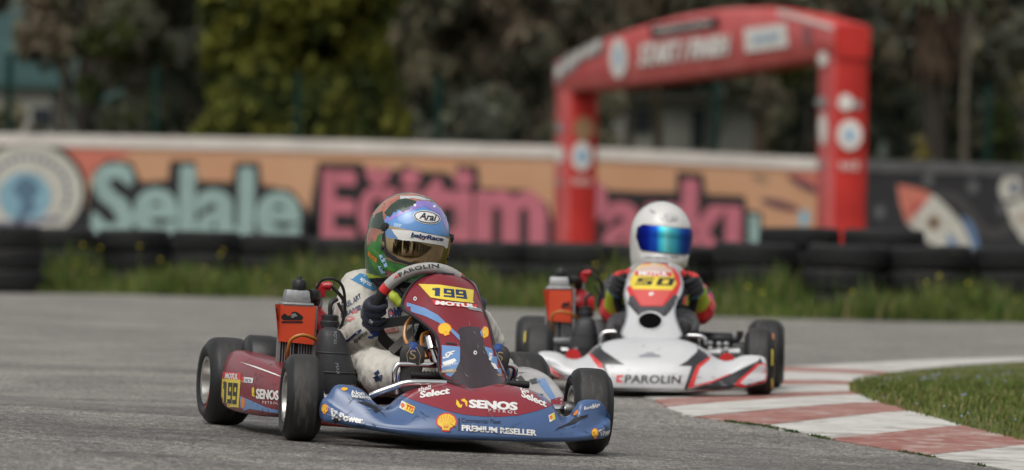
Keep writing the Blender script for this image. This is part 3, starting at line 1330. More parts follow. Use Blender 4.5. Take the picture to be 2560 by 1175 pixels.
building('low_building', -420, 128, 216, 126, 20, 'low cream building with dark teal roof left of the brown tree trunk', [(-250, 275, .9, .9), (105, 292, .45, .4)])
building('low_building', 1535, 1888, 250, 127, 238, 'low cream building seen through the red start arch', [(1745, 320, .3, .9), (1600, 300, .5, .5)], mat('building_roof_brown', (.05, .042, .03), .9))
building('low_building', 270, 420, 262, 128, 215, 'small cream hut behind the bushes left of the conifer', [(350, 285, .35, .5)])

# ---- trees
bark = mat('bark_dark', (.035, .026, .02), .95, var=.3, vscale=6, bump=.5, bscale=20)
barkp = mat('bark_pale', (.12, .1, .075), .95, var=.3, vscale=6, bump=.5, bscale=20)
L_oliv = mat('leaf_olive', (.145, .13, .08), .8, var=.35, vscale=.7, spec=.2)
L_brown = mat('leaf_brown', (.15, .118, .08), .85, var=.35, vscale=.7, spec=.2)
L_dark = mat('leaf_dark', (.085, .085, .055), .8, var=.4, vscale=.8, spec=.2)
L_grey = mat('leaf_grey_green', (.1, .105, .08), .85, var=.3, vscale=.6, spec=.2)
L_con = mat('leaf_conifer', (.07, .082, .01), .8, col2=(.125, .118, .014), vscale=.9, spec=.2)
L_cond = mat('leaf_conifer_deep', (.035, .045, .007), .8, var=.3, vscale=1, spec=.2)
L_yel = mat('leaf_yellow', (.25, .2, .03), .8, var=.2, spec=.2)


def leaf_cloud(mb, centres, n, size, r, mats, zsq=1.0):
    """leaf-sized faces in uneven clumps"""
    for _ in range(n):
        c, rad = centres[r.randrange(len(centres))]
        d = Vector((r.gauss(0, 1), r.gauss(0, 1), r.gauss(0, 1)))
        d = d.normalized() * rad * (r.random() ** .45)
        p = Vector(c) + Vector((d.x, d.y, d.z * zsq))
        q = Euler((r.uniform(0, 6), r.uniform(0, 6), r.uniform(0, 6))).to_matrix()
        s = size * r.uniform(.5, 1.3)
        u, w = q @ Vector((s, 0, 0)), q @ Vector((0, s * .55, 0))
        k = noise.noise(p * 1.1)
        mi = mats[0] if k > -.05 else mats[-1]
        if r.random() < .2:
            mi = mats[r.randrange(len(mats))]
        mb.add([p - u, p + w, p + u, p - w], [(0, 1, 2, 3)], mi)


def tree(px, Y, label, rad, ztop, zlow, r, leafs, n, size, trunk_r=.14, bk=None, lean=0.0, name='tree', clumps=26, group=None, limbs=7, taper='round'):
    base = at(px, 590, Y)
    x = base.x
    t = thing(name, label, 'tree', None, group)
    mt = MB()
    axis = [Vector((x + lean * k / 6 + .06 * sin(k * 1.7), Y + .05 * cos(k), -.2 + (ztop * .9) * k / 6)) for k in range(7)]
    mt.tube(axis, [trunk_r * (1 - .12 * k) for k in range(7)], 10)
    cs = []
    for k in range(clumps):
        h = r.random()
        z = lerp(zlow, ztop, h)
        if taper == 'cone':
            rr = rad * (1 - .42 * h) * (1 if h > .06 else .8)
            sz = rad * .27
        elif taper == 'round':
            rr = rad * sqrt(max(.05, 1 - (2 * h - 1) ** 2)) * .9 + .1
            sz = rad * .38
        else:
            rr = rad * (.6 + .4 * r.random())
            sz = rad * .3
        a = r.uniform(0, 2 * pi)
        q = rr * sqrt(r.random())
        if taper == 'cone':
            q = rr * r.uniform(.5, .95)
        cs.append(((x + lean * h + q * cos(a), Y + q * sin(a), z), sz * r.uniform(.7, 1.25)))
    for k in range(limbs):
        c = cs[r.randrange(len(cs))][0]
        s = axis[min(6, max(1, int(6 * (c[2] / (ztop * .9)) - 1)))]
        mid = s.lerp(Vector(c), .5) + Vector((0, 0, .15))
        mt.tube([s, mid, c], [trunk_r * .4, trunk_r * .28, trunk_r * .1], 6)
    mt.build('trunk', bk or bark, t)
    mc = MB()
    leaf_cloud(mc, cs, n, size, r, list(range(len(leafs))))
    mc.build('crown', leafs, t, smooth=False, fixn=False)
    return t


r3 = random.Random(21)
# the big golden conifer
tree(755, 112, 'tall dense golden green conifer rising behind the wall', 2.2, 9.4, .9, r3, [L_con, L_con, L_cond], 80000, .15, .16, name='conifer_tree', clumps=280, limbs=14, taper='cone')
tree(205, 115, 'bare brown tree with a dark trunk left of the conifer', 1.5, 8.5, 3.9, r3, [L_oliv, L_brown], 6760, 0.16, .17, clumps=16, name='tree')
tree(160, 118, 'pale trunked tree beside the dark trunk at the left', 1.1, 8.5, 4.2, r3, [L_grey, L_oliv], 3900, 0.16, .11, barkp, clumps=12)
tree(400, 117, 'brownish tree with thin foliage next to the conifer', 1.5, 8.6, 3.0, r3, [L_oliv, L_brown, L_grey], 10920, 0.16, .12, barkp, clumps=20)
tree(315, 113, 'dark evergreen bush behind the wall left of the conifer', .95, 5.0, 2.0, r3, [L_dark, L_cond], 7800, 0.15, .08, name='bush', clumps=18)
tree(1130, 119, 'olive brown tree right of the conifer', 2.0, 9.0, 2.6, r3, [L_oliv, L_brown, L_dark], 19500, 0.18, .16, clumps=34, taper='full')
tree(1330, 116, 'dark dense tree left of the start arch', 1.9, 9.2, 2.2, r3, [L_brown, L_dark, L_dark], 22100, 0.18, .2, clumps=36, taper='full')
tree(1560, 122, 'brown tree rising behind the left end of the arch', 1.9, 9.4, 4.2, r3, [L_brown, L_oliv, L_dark], 16900, 0.18, .13, barkp, clumps=30, taper='full', lean=.3)
tree(1655, 121, 'brown leaning trunk seen through the start arch', .8, 8.5, 5.2, r3, [L_oliv, L_brown], 3120, 0.18, .13, mat('bark_brown', (.06, .04, .022), .95, var=.3, vscale=5), clumps=10, lean=-.25)
tree(1890, 118, 'thick brown trunk at the right inside the arch', 1.7, 9.0, 3.9, r3, [L_brown, L_oliv, L_dark], 13520, 0.18, .2, mat('bark_brown', (.06, .04, .022), .95), clumps=26, lean=.2)
tree(1780, 124, 'brown twiggy tree behind the middle of the arch', 1.5, 9.0, 4.6, r3, [L_brown, L_oliv], 9000, .16, .1, barkp, clumps=26, taper='full')
tree(2010, 114, 'olive bush behind the wall inside the arch', .75, 4.9, 1.9, r3, [L_oliv, L_dark, L_cond], 5720, 0.14, .07, name='bush', clumps=14)
tree(1440, 113, 'dark bush behind the wall beside the left arch leg', .9, 4.4, 1.9, r3, [L_dark, L_oliv], 6240, 0.15, .07, name='bush', clumps=14)
tree(2120, 122, 'grey green tree behind the right end of the arch', 1.6, 9.5, 4.0, r3, [L_grey, L_oliv, L_brown], 11700, 0.18, .12, clumps=24, taper='full')
tree(2450, 128, 'hazy grey tree at the right edge', 2.5, 9.5, 2.6, r3, [L_grey, L_oliv], 19500, 0.19, .14, barkp, clumps=40, taper='full')
tree(2225, 125, 'thin grey green tree left of the palm', 1.2, 7.0, 2.2, r3, [L_grey, L_oliv], 6760, 0.18, .1, barkp, clumps=18, taper='full')
tree(2405, 120, 'slender bare trunk right of the palm', .7, 9.0, 6.0, r3, [L_grey, L_brown], 2340, 0.16, .11, barkp, clumps=8, lean=.1)
tree(2300, 106, 'small yellow flowering shrub at the foot of the palm', .3, 2.55, 1.6, r3, [L_yel, L_oliv], 1300, 0.09, .03, name='shrub', clumps=8)
tree(2555, 110, 'olive shrub behind the dark wall at the right edge', .7, 4.0, 1.5, r3, [L_oliv, L_cond], 4680, 0.14, .06, name='shrub', clumps=12)
tree(30, 113, 'low shrub behind the wall at the left edge', .6, 2.95, 1.6, r3, [L_dark, L_oliv], 2340, 0.12, .05, name='shrub', clumps=10)
tree(1230, 110, 'low dark hedge bush right of the conifer', 1.1, 3.1, 1.6, r3, [L_dark, L_brown, L_grey], 6240, 0.14, .06, name='bush', clumps=16)
tree(1000, 111, 'low brownish bush at the foot of the conifer', .7, 2.9, 1.6, r3, [L_brown, L_grey], 2860, 0.12, .05, name='bush', clumps=10)

# palm with a skirt of dead fronds
palm = thing('palm_tree', 'palm with a shaggy skirt of dead brown fronds behind the dark wall', 'tree')
b = at(2335, 590, 109)
mp_ = MB()
pts = [(b.x + .05 * sin(k * .9), 109, -.2 + k * .75) for k in range(9)]
mp_.tube(pts, [.2 + .035 * (k % 2) for k in range(9)], 12)
mp_.build('trunk', bark, palm)
mp_ = MB()
frond_dead = mat('frond_dead', (.06, .038, .022), .9, var=.35, vscale=3)
for k in range(420):
    a = r3.uniform(0, 2 * pi)
    z = r3.uniform(4.35, 5.6)
    l_ = r3.uniform(.5, 1.1)
    o_ = r3.uniform(.25, .52)
    p0 = Vector((b.x + .16 * cos(a), 109 + .16 * sin(a), z))
    p1 = Vector((b.x + o_ * cos(a), 109 + o_ * sin(a), z - l_ * .35))
    p2 = Vector((b.x + o_ * 1.05 * cos(a), 109 + o_ * 1.05 * sin(a), z - l_))
    w = Vector((-sin(a), cos(a), 0)) * .05
    mp_.add([p0 - w, p0 + w, p1 + w, p1 - w, p2], [(0, 1, 2, 3), (3, 2, 4)])
mp_.build('dead_fronds', frond_dead, palm, smooth=False, fixn=False)
mp_ = MB()
for k in range(60):
    a = r3.uniform(0, 2 * pi)
    e = r3.uniform(-.3, 1.1)
    l_ = r3.uniform(1.2, 1.7)
    prev = Vector((b.x, 109, 5.75))
    dirn = Vector((cos(a) * cos(e), sin(a) * cos(e), sin(e)))
    for q in range(5):
        nxt = prev + dirn * l_ / 5
        w = Vector((-sin(a), cos(a), 0)) * (.1 * (1 - q / 6))
        mp_.add([prev - w, prev + w, nxt + w * .8, nxt - w * .8], [(0, 1, 2, 3)])
        prev = nxt
        dirn = (dirn + Vector((0, 0, -.28))).normalized()
mp_.build('crown', mat('frond_green', (.05, .07, .025), .7, var=.3, vscale=3), palm, smooth=False, fixn=False)

# wood behind the trees, one mass of twigs and leaves
mb = MB()
cs = []
for k in range(200):
    cs.append(((r3.uniform(-27, 19), r3.uniform(136, 146), r3.uniform(.8, 11)), r3.uniform(.9, 1.9)))
cs = [c for c in cs if not (c[0][0] < -10.2 and c[0][0] > -13.5)]
leaf_cloud(mb, cs, 48000, .3, r3, [0, 1, 2])
for k in range(26):
    x = r3.uniform(-16, 16)
    mb.tube([(x, 138, 0), (x + r3.uniform(-.4, .4), 138, 5), (x + r3.uniform(-.8, .8), 139, 10)], [.14, .11, .06], 6, mi=3)
structure(mb.build('woods', [L_oliv, L_brown, L_grey, bark], smooth=False, fixn=False), 'stuff')
# unseen wood added behind the camera to shape reflections and block sky light
mb = MB()
cs = []
for k in range(120):
    a = radians(r3.uniform(-75, 75))
    d = r3.uniform(22, 34)
    cs.append(((d * sin(a), -d * cos(a), r3.uniform(1.5, 9)), r3.uniform(1.2, 2.4)))
leaf_cloud(mb, cs, 9000, .6, r3, [0, 1])
for k in range(30):
    a = radians(r3.uniform(-75, 75))
    d = r3.uniform(20, 26)
    x, y = d * sin(a), -d * cos(a)
    mb.tube([(x, y, -.3), (x + .2, y, 4), (x, y + .3, 8)], [.22, .17, .1], 8, mi=2)
structure(mb.build('woods', [L_oliv, L_dark, bark], smooth=False, fixn=False), 'stuff')  # the added unseen wood behind the camera

# far wooded slope closing the view
mbh = MB()
vs, fs = [], []
NXH, NYH = 60, 24
for j in range(NYH + 1):
    for i in range(NXH + 1):
        x = lerp(-70, 70, i / NXH)
        y = 165 + j * 5
        z = -1 + j * 2.4 + 1.2 * noise.noise((x * .12, y * .1, 3)) * min(1, j / 3)
        vs.append((x, y, z))
for j in range(NYH):
    for i in range(NXH):
        a = j * (NXH + 1) + i
        fs.append((a, a + 1, a + NXH + 2, a + NXH + 1))
mbh.add(vs, fs)
hillm = mat('hill_woods', (.035, .058, .048), .95, col2=(.042, .046, .034), vscale=.35, dirt=((.1, .095, .075), .5, .6, (1, 1, 1)))
structure(mbh.build('hill', hillm, fixn=False))
# ================================================================== karts
SLOPE = Matrix.Rotation(atan(0.0375), 4, 'Y')
K1 = Matrix.Translation((-.195, 16.0, 0.0)) @ SLOPE @ Matrix.Rotation(radians(15), 4, 'Z')
K2 = Matrix.Translation((.533, 20.7, .028)) @ Matrix.Rotation(radians(-1.5), 4, 'Z')


def sight(K):
    inv = K.inverted()
    o = inv @ CAMLOC
    R = inv.to_3x3()

    def L(px, py, y=None, x=None):
        d = R @ ray(px, py)
        if y is not None:
            return o + d * ((y - o.y) / d.y)
        return o + d * ((x - o.x) / d.x)
    return L


k1, k2 = sight(K1), sight(K2)

# ---- shared materials
tread = mat('tyre_tread', (.026, .025, .0245), .6, var=.3, vscale=14, stretch=(.35, .35, 1), bump=.15, bscale=60, dirt=((.075, .072, .066), 11, .54, (.3, .3, 2)))
side_r = mat('tyre_sidewall', (.012, .012, .012), .45, var=.15, vscale=10, bump=.1, bscale=40)
alloy = mat('rim_alloy', (.5, .49, .46), .32, metal=.9, var=.12, vscale=8)
dark_al = mat('dark_alloy', (.2, .2, .2), .4, metal=.8)
chrome = mat('chrome_bar', (.72, .72, .72), .12, metal=1.0, var=.1, vscale=10)
steel = mat('steel', (.42, .42, .42), .35, metal=1.0)
blackp = mat('black_plastic', (.018, .018, .019), .42, bump=.08, bscale=60, var=.2, vscale=6)
blackm = mat('black_moulding', (.03, .031, .034), .5, bump=.12, bscale=50, var=.25, vscale=5)
frame_r = mat('frame_red', (.33, .03, .02), .3, coat=.4)
frame_k = mat('frame_black', (.02, .02, .022), .3, coat=.3)
eng_red = mat('engine_red', (.42, .015, .022), .32, coat=.3, var=.15, vscale=10)
cast = mat('cast_aluminium', (.36, .36, .36), .45, metal=.75, var=.15, vscale=12, bump=.15, bscale=90)
orange_s = mat('radiator_shield', (.62, .07, .025), .45, var=.06, vscale=5)
fin_dark = mat('radiator_core', (.02, .02, .02), .6)
amber = mat('amber_hose', (.42, .17, .03), .25, coat=.5)
seat_m = mat('seat_shell', (.03, .03, .032), .35, coat=.2)
rubber_h = mat('rubber_hose', (.02, .02, .02), .5)
V_white = mat('vinyl_white', (.72, .71, .68), .35, coat=.2)
V_black = mat('vinyl_black', (.015, .015, .017), .35, coat=.2)
V_yel = mat('vinyl_yellow', (.72, .56, .06), .35, coat=.2, var=.08, vscale=12)
V_red = mat('vinyl_red', (.6, .03, .03), .35, coat=.2)
V_shell_y = mat('vinyl_golden', (.75, .5, .03), .35, coat=.2)
V_blue = mat('vinyl_blue', (.05, .13, .33), .3, coat=.3)
V_lblue = mat('vinyl_light_blue', (.13, .25, .47), .3, coat=.3, var=.1, vscale=6)
V_navy = mat('vinyl_navy', (.02, .035, .1), .4)
V_grey = mat('vinyl_grey', (.25, .26, .28), .35, coat=.2)
V_orange = mat('vinyl_orange', (.75, .22, .03), .4)
V_gold = mat('vinyl_bronze', (.3, .22, .12), .4)


def make_tyre(w, d, rim_r, name='tyre', parent=None, marks=()):
    R = d / 2
    h = w / 2
    prof = [(rim_r + .004, -h * .66), (rim_r + .01, -h * .84), (rim_r + (R - rim_r) * .35, -h * 1.0), (rim_r + (R - rim_r) * .6, -h * 1.02), (R - .02, -h * .93), (R - .008, -h * .8), (R - .002, -h * .64), (R, -h * .5),
            (R + .001, -h * .2), (R + .001, h * .2),
            (R, h * .5), (R - .002, h * .64), (R - .008, h * .8), (R - .02, h * .93), (rim_r + (R - rim_r) * .6, h * 1.02), (rim_r + (R - rim_r) * .35, h * 1.0), (rim_r + .01, h * .84), (rim_r + .004, h * .66)]
    mb = MB()
    mis = [0, 0, 0, 0, 0, 0, 1, 1, 1, 1, 1, 0, 0, 0, 0, 0, 0, 0]
    mb.lathe(prof, None, 64, mis=mis, closed=True)
    mats = [side_r, tread]
    rs, zs = [p[0] for p in prof[10:]][::-1], [p[1] for p in prof[10:]][::-1]
    for (sgn, r0, r1, a0, a1, m) in marks:
        if m not in mats:
            mats.append(m)
        vs, fs = [], []
        N, Q = 14, 3
        for i in range(N + 1):
            a = radians(lerp(a0, a1, i / N))
            for q in range(Q + 1):
                r = lerp(r0, r1, q / Q)
                z = interp(rs, zs, r) + .0012
                vs.append((r * cos(a), r * sin(a), sgn * z))
        for i in range(N):
            for q in range(Q):
                b = i * (Q + 1) + q
                f = (b, b + 1, b + Q + 2, b + Q + 1)
                fs.append(f if sgn > 0 else f[::-1])
        mb.add(vs, fs, mats.index(m))
    o = mb.build(name, mats, parent, angle=50, fixn=True)
    return o


def make_rim(w, rim_r, parent):
    h = w / 2
    mb = MB()
    mb.lathe([(rim_r - .003, -h * .9), (rim_r + .007, -h * .93), (rim_r + .008, -h * .88), (rim_r, -h * .8), (rim_r - .002, -h * .4), (rim_r - .008, 0), (rim_r - .002, h * .4), (rim_r, h * .8), (rim_r + .008, h * .88), (rim_r + .007, h * .93), (rim_r - .003, h * .9), (rim_r - .007, h * .4), (rim_r - .013, 0), (rim_r - .007, -h * .4)], None, 40, closed=True)
    # dished centre
    mb.lathe([(rim_r - .02, -.01), (.04, -.016), (.028, -.02), (.028, .0), (.04, .0), (rim_r - .02, .004)], None, 40)
    for k in range(3):
        a = 2 * pi * k / 3
        mb.lathe([(.0, -.026), (.006, -.026), (.006, .004)], Matrix.Translation((.034 * cos(a), .034 * sin(a), 0)), 8)
    return mb.build('rim', alloy, parent)


def make_wheel(root, x, y, d, w, steer=0.0, camber=0.0, marks=()):
    """hub is the part; tyre and rim are its sub-parts"""
    mb = MB()
    sgn = -1 if x < 0 else 1
    mb.lathe([(.0, -w * .3), (.022, -w * .3), (.024, -w * .45), (.024, -w * .62), (.014, -w * .64), (.014, -w * .9), (0, -w * .9)], None, 20)
    mb.lathe([(.0, .02), (.012, .02), (.012, .0)], None, 8)
    hub = mb.build('wheel', steel, root)
    M = Matrix.Translation((x, y, d / 2)) @ Matrix.Rotation(steer, 4, 'Z') @ Matrix.Rotation(camber, 4, 'Y') @ Matrix.Rotation(sgn * pi / 2, 4, 'Y')
    hub.matrix_local = M
    make_tyre(w, d, .066, 'tyre', hub, marks)
    make_rim(w, .066, hub)
    return hub


def barsweep(mb, pts, r, n=10, smooth_n=6, mi=None):
    mb.tube(spline(pts, smooth_n), r, n, mi=mi)


def chassis(root, fm, steer, spec):
    mb = MB()
    for s in (-1, 1):
        barsweep(mb, [(s * .12, -.12, .055), (s * .17, .0, .055), (s * .2, .12, .05), (s * .22, .45, .045), (s * .24, .75, .05), (s * .24, .98, .06)], .014)
        barsweep(mb, [(s * .22, .25, .045), (s * .38, .27, .05), (s * .4, .3, .06), (s * .41, .68, .06), (s * .38, .72, .05), (s * .23, .74, .05)], .011)
        # yoke for the stub axle
        mb.box((s * .29, .0, .10), (.06, .035, .07))
        barsweep(mb, [(s * .18, .02, .06), (s * .25, .01, .09), (s * .3, 0, .1)], .014)
    barsweep(mb, [(-.17, 0, .055), (0, .01, .05), (.17, 0, .055)], .014)
    barsweep(mb, [(-.22, .5, .045), (0, .5, .045), (.22, .5, .045)], .012)
    mb.build('chassis_frame', fm, root)
    mb = MB()
    mb.loft([[(-.15, -.12, .04), (.15, -.12, .04), (.2, .15, .04), (.21, .45, .04), (-.21, .45, .04), (-.2, .15, .04)], [(-.15, -.12, .045), (.15, -.12, .045), (.2, .15, .045), (.21, .45, .045), (-.21, .45, .045), (-.2, .15, .045)]])
    mb.build('floor_tray', blackp, root, smooth=False)
    for s in (-1, 1):
        mb = MB()
        mb.tube([(s * .29, 0, .126), (s * .38, 0, .126)], .013, 14)
        mb.tube([(s * .285, 0, .09), (s * .285, 0, .17)], .014, 12)
        mb.tube([(s * .285, .0, .12), (s * .26, .09, .10)], .008, 8)
        mb.tube([(s * .26, .09, .10), (s * .02, .12, .115)], .007, 10)
        mb.build('stub_axle', chrome, root)
    # rear axle, brake disc, sprocket
    mb = MB()
    mb.tube([(-.42, .95, .134), (.42, .95, .134)], .015, 16)
    mb.build('rear_axle', steel, root)
    mb = MB()
    mb.lathe([(.02, -.004), (.085, -.004), (.085, .004), (.02, .004)], Matrix.Translation((.16, .95, .134)) @ Matrix.Rotation(pi / 2, 4, 'Y'), 32)
    mb.build('brake_disc', steel, root)
    mb = MB()
    barsweep(mb, [(-.47, 1.13, .13), (-.4, 1.15, .15), (.4, 1.15, .15), (.47, 1.13, .13)], .03, 12)
    barsweep(mb, [(-.3, 1.14, .2), (0, 1.15, .22), (.3, 1.14, .2)], .012, 10)
    mb.build('rear_bumper', blackp, root)


def seat_part(root):
    mb = MB()
    rings = []
    # half-tub: shell swept from the front lip to the top of the back
    for (yc, zc, hw, wall) in ((.40, .12, .13, .03), (.5, .075, .15, .07), (.62, .06, .155, .12), (.74, .075, .16, .17), (.84, .14, .165, .16), (.9, .24, .16, .1), (.94, .36, .14, .04)):
        r = []
        for k in range(9):
            a = -1 + 2 * k / 8
            r.append(Vector((hw * a, yc - (.0 if abs(a) < .7 else .03), zc + wall * abs(a) ** 3)))
        rings.append(r)
    mb.loft(rings, closed=False, caps=False)
    o = mb.build('seat', seat_m, root)
    m = o.modifiers.new('t', 'SOLIDIFY')
    m.thickness = .006
    bake(o)
    return subsurf(o, 1)


def engine(root, L, spec):
    """radiator, shield, head, airbox and hoses on the driver's right-hand side"""
    # radiator
    mb = MB()
    mb.box((-.353, .47, .287), (.108, .03, .2))
    mb.box((-.353, .452, .287), (.004, .003, .19))
    rad = mb.build('radiator', fin_dark, root, smooth=False)
    mb = MB()
    for k in range(13):
        x = -.353 - .05 + .1 * k / 12
        mb.box((x, .4535, .287), (.0032, .005, .192))
    mb.box((-.353 - .054, .455, .285), (.008, .022, .205))
    mb.box((-.353 + .054, .455, .285), (.008, .022, .205))
    mb.build('fins', cast, rad, smooth=False)
    mb = MB()
    mb.box((-.358, .46, .413), (.082, .05, .04), taper=.86)
    mb.box((-.358, .46, .39), (.1, .056, .012))
    mb.build('tank', cast, rad, bevel=.006)
    mb = MB()
    mb.box((-.353, .46, .185), (.112, .04, .022))
    mb.build('lower_tank', cast, rad, bevel=.006)
    mb = MB()
    mb.lathe([(0, .0), (.02, 0), (.022, .006), (.022, .022), (.018, .03), (.008, .034), (.006, .042), (0, .043)], Matrix.Translation((-.352, .46, .433)), 14)
    mb.build('cap', blackp, rad)
    # shield with a side flange
    mb = MB()
    y = .438
    x0, x1, z0, z1 = spec['shield']
    mb.loft([[(x0, y, z0), (x1, y, z0 - .006), (x1, y, z1), (x0, y, z1)], [(x0, y - .004, z0), (x1, y - .004, z0 - .006), (x1, y - .004, z1), (x0, y - .004, z1)]])
    mb.loft([[(x0, y - .004, z0), (x0 - .022, y - .03, z1), (x0, y - .004, z1)], [(x0, y - .001, z0), (x0 - .022, y - .026, z1), (x0, y - .001, z1)]])
    sh = mb.build('shield', orange_s, rad, smooth=False)
    # engine block, red head and carburettor
    mb = MB()
    mb.box((-.235, .64, .19), (.15, .16, .16))
    mb.lathe([(.05, 0), (.05, .02), (.064, .02), (.064, .026), (.05, .026), (.05, .036), (.064, .036), (.064, .042), (.05, .042), (.05, .052), (.062, .052), (.062, .06), (0, .06)], Matrix.Translation((-.28, .6, .26)), 20)
    mb.box((-.18, .62, .2), (.06, .1, .09))
    eng = mb.build('engine', cast, root, bevel=.006)
    mb = MB()
    mb.lathe([(0, .075), (.03, .075), (.04, .06), (.062, .04), (.07, .02), (.07, 0), (0, 0)], Matrix.Translation((-.29, .56, .315)), 14)
    for k in range(6):
        a = k * pi / 3
        mb.box((-.29 + .055 * cos(a), .56 + .055 * sin(a), .335), (.02, .02, .055))
    mb.box((-.245, .54, .33), (.05, .05, .05))
    mb.build('cylinder_head', eng_red, eng, bevel=.004)
    mb = MB()
    mb.tube([(-.268, .545, .385), (-.268, .545, .415)], .012, 12)
    mb.tube([(-.29, .54, .375), (-.29, .54, .41)], .012, 12)
    mb.build('thermostat', cast, eng)
    mb = MB()
    mb.box((-.266, .54, .434), (.026, .026, .042))
    mb.tube([(-.266, .54, .445), (-.245, .535, .449), (-.235, .53, .448)], .014, 10)
    mb.build('spark_plug_cap', eng_red, eng, bevel=.004)
    mb = MB()
    mb.tube(spline([(-.318, .465, .42), (-.3, .48, .422), (-.286, .52, .418), (-.285, .535, .395)], 6), .017, 12)
    mb.tube(spline([(-.285, .54, .39), (-.285, .54, .35), (-.31, .52, .32)], 5), .013, 10)
    mb.build('coolant_hose', rubber_h, rad)
    mb = MB()
    mb.tube(spline([(-.285, .52, .44), (-.27, .5, .468), (-.235, .49, .47), (-.205, .5, .44), (-.19, .52, .36)], 8), .0045, 8)
    mb.tube(spline([(-.235, .53, .448), (-.205, .53, .42), (-.19, .56, .40), (-.2, .6, .36)], 8), .0055, 8)
    mb.tube(spline([(-.22, .5, .40), (-.2, .5, .36), (-.205, .52, .32)], 6), .005, 8)
    mb.build('ignition_lead', rubber_h, eng)
    mb = MB()
    mb.tube(spline([(-.375, .45, .22), (-.385, .42, .25), (-.38, .4, .285), (-.35, .39, .30), (-.31, .4, .29), (-.28, .43, .27)], 8), .0055, 10)
    mb.build('fuel_hose', amber, root)
    # intake silencer
    a, b = spec['airbox']
    mb = MB()
    rings = []
    for (t, wx, wy, fw) in ((0, .056, .06, 0), (.12, .06, .064, 0), (.4, .056, .06, 0), (.7, .046, .052, 0), (.86, .039, .046, 0), (.95, .031, .036, 0), (1.0, .014, .016, 0)):
        c = a.lerp(b, t)
        r = []
        for k in range(24):
            w = 2 * pi * k / 24
            ca, sa = cos(w), sin(w)
            r.append(c + Vector((wx * abs(ca) ** .7 * (1 if ca > 0 else -1), wy * abs(sa) ** .7 * (1 if sa > 0 else -1), 0)))
        rings.append(r)
    mb.loft(rings)
    for t in (.33, .62):
        c = a.lerp(b, t)
        k_ = interp([0, .12, .4, .7, .86], [.056, .06, .056, .046, .039], t)
        ring = [c + Vector(((k_ + .001) * abs(cos(w)) ** .7 * (1 if cos(w) > 0 else -1), (k_ + .005) * abs(sin(w)) ** .7 * (1 if sin(w) > 0 else -1), 0)) for w in [2 * pi * k / 32 for k in range(32)]]
        mb.tube(ring, .0025, 6, closed=True)
    box = mb.build('intake_silencer', blackm, root, angle=60)
    mb = MB()
    c = spec['filter']
    mb.lathe([(0, -.03), (.024, -.03), (.024, 0), (.03, 0), (.03, .016), (.026, .02), (.026, .034), (.02, .038), (0, .038)], Matrix.Translation(c), 20)
    mb.build('cap', blackp, box)
    mb = MB()
    mb.tube(spline([c + Vector((0, 0, .035)), c + Vector((0, 0, .07)), c + Vector((.02, .01, .085))], 5), .007, 10)
    mb.build('breather', blackp, box)
    mb = MB()
    mb.tube(spline([(-.20, .6, .16), (-.15, .66, .13), (-.1, .9, .12), (-.05, 1.0, .14)], 6), .022, 12)
    mb.tube(spline([(-.14, .66, .22), (-.08, .84, .22), (.0, 1.04, .24), (.12, 1.06, .24)], 6), [.025, .03, .03, .03, .035, .04, .045, .045, .045, .045, .045, .045, .045, .045, .045, .045, .045, .04, .03], 14)
    mb.build('exhaust', mat('exhaust_dark', (.06, .055, .05), .5, metal=.6), root)
    return sh, box


def steering(root, c, R, tilt, segs, col_top, fm):
    v = Vector((0, -sin(tilt), cos(tilt)))
    u = Vector((1, 0, 0))
    mb = MB()
    mats = []
    for (a0, a1, r, m) in segs:
        if m not in mats:
            mats.append(m)
        n = max(2, int(abs(a1 - a0) / 6))
        pts = [c + u * R * cos(radians(lerp(a0, a1, k / n))) + v * R * sin(radians(lerp(a0, a1, k / n))) for k in range(n + 1)]
        mb.tube(pts, r, 14, mi=mats.index(m))
    ring = mb.build('steering_wheel', mats, root, angle=60)
    nrm = u.cross(v)
    hubc = c - nrm * -.0 + Vector((0, -.035 * cos(tilt), -.035 * sin(tilt)))
    mb = MB()
    for a in (200, 340, 265):
        p = c + u * R * cos(radians(a)) + v * R * sin(radians(a))
        d = (hubc - p)
        for k in range(1):
            w = Vector((0, 0, 1)) if a != 265 else u
            mb.loft([[p + w * .014 + v * .0, p - w * .014, p - w * .014 + nrm * .004, p + w * .014 + nrm * .004], [hubc + w * .014, hubc - w * .014, hubc - w * .014 + nrm * .004, hubc + w * .014 + nrm * .004]])
    mb.tube([hubc - Vector((0, .006, .003)), hubc + Vector((0, .006, .003))], .03, 16)
    mb.build('spoke', frame_k, ring, smooth=False)
    mb = MB()
    mb.tube([hubc, col_top, ], .011, 12)
    mb.tube([hubc.lerp(col_top, .35), hubc.lerp(col_top, .55)], .022, 12)
    mb.build('steering_column', fm, root)
    return ring, u, v


def pedals(root, bars, fm):
    for pts in bars:
        mb = MB()
        barsweep(mb, pts, .0085, 10)
        mb.build('pedal_bar', chrome, root)


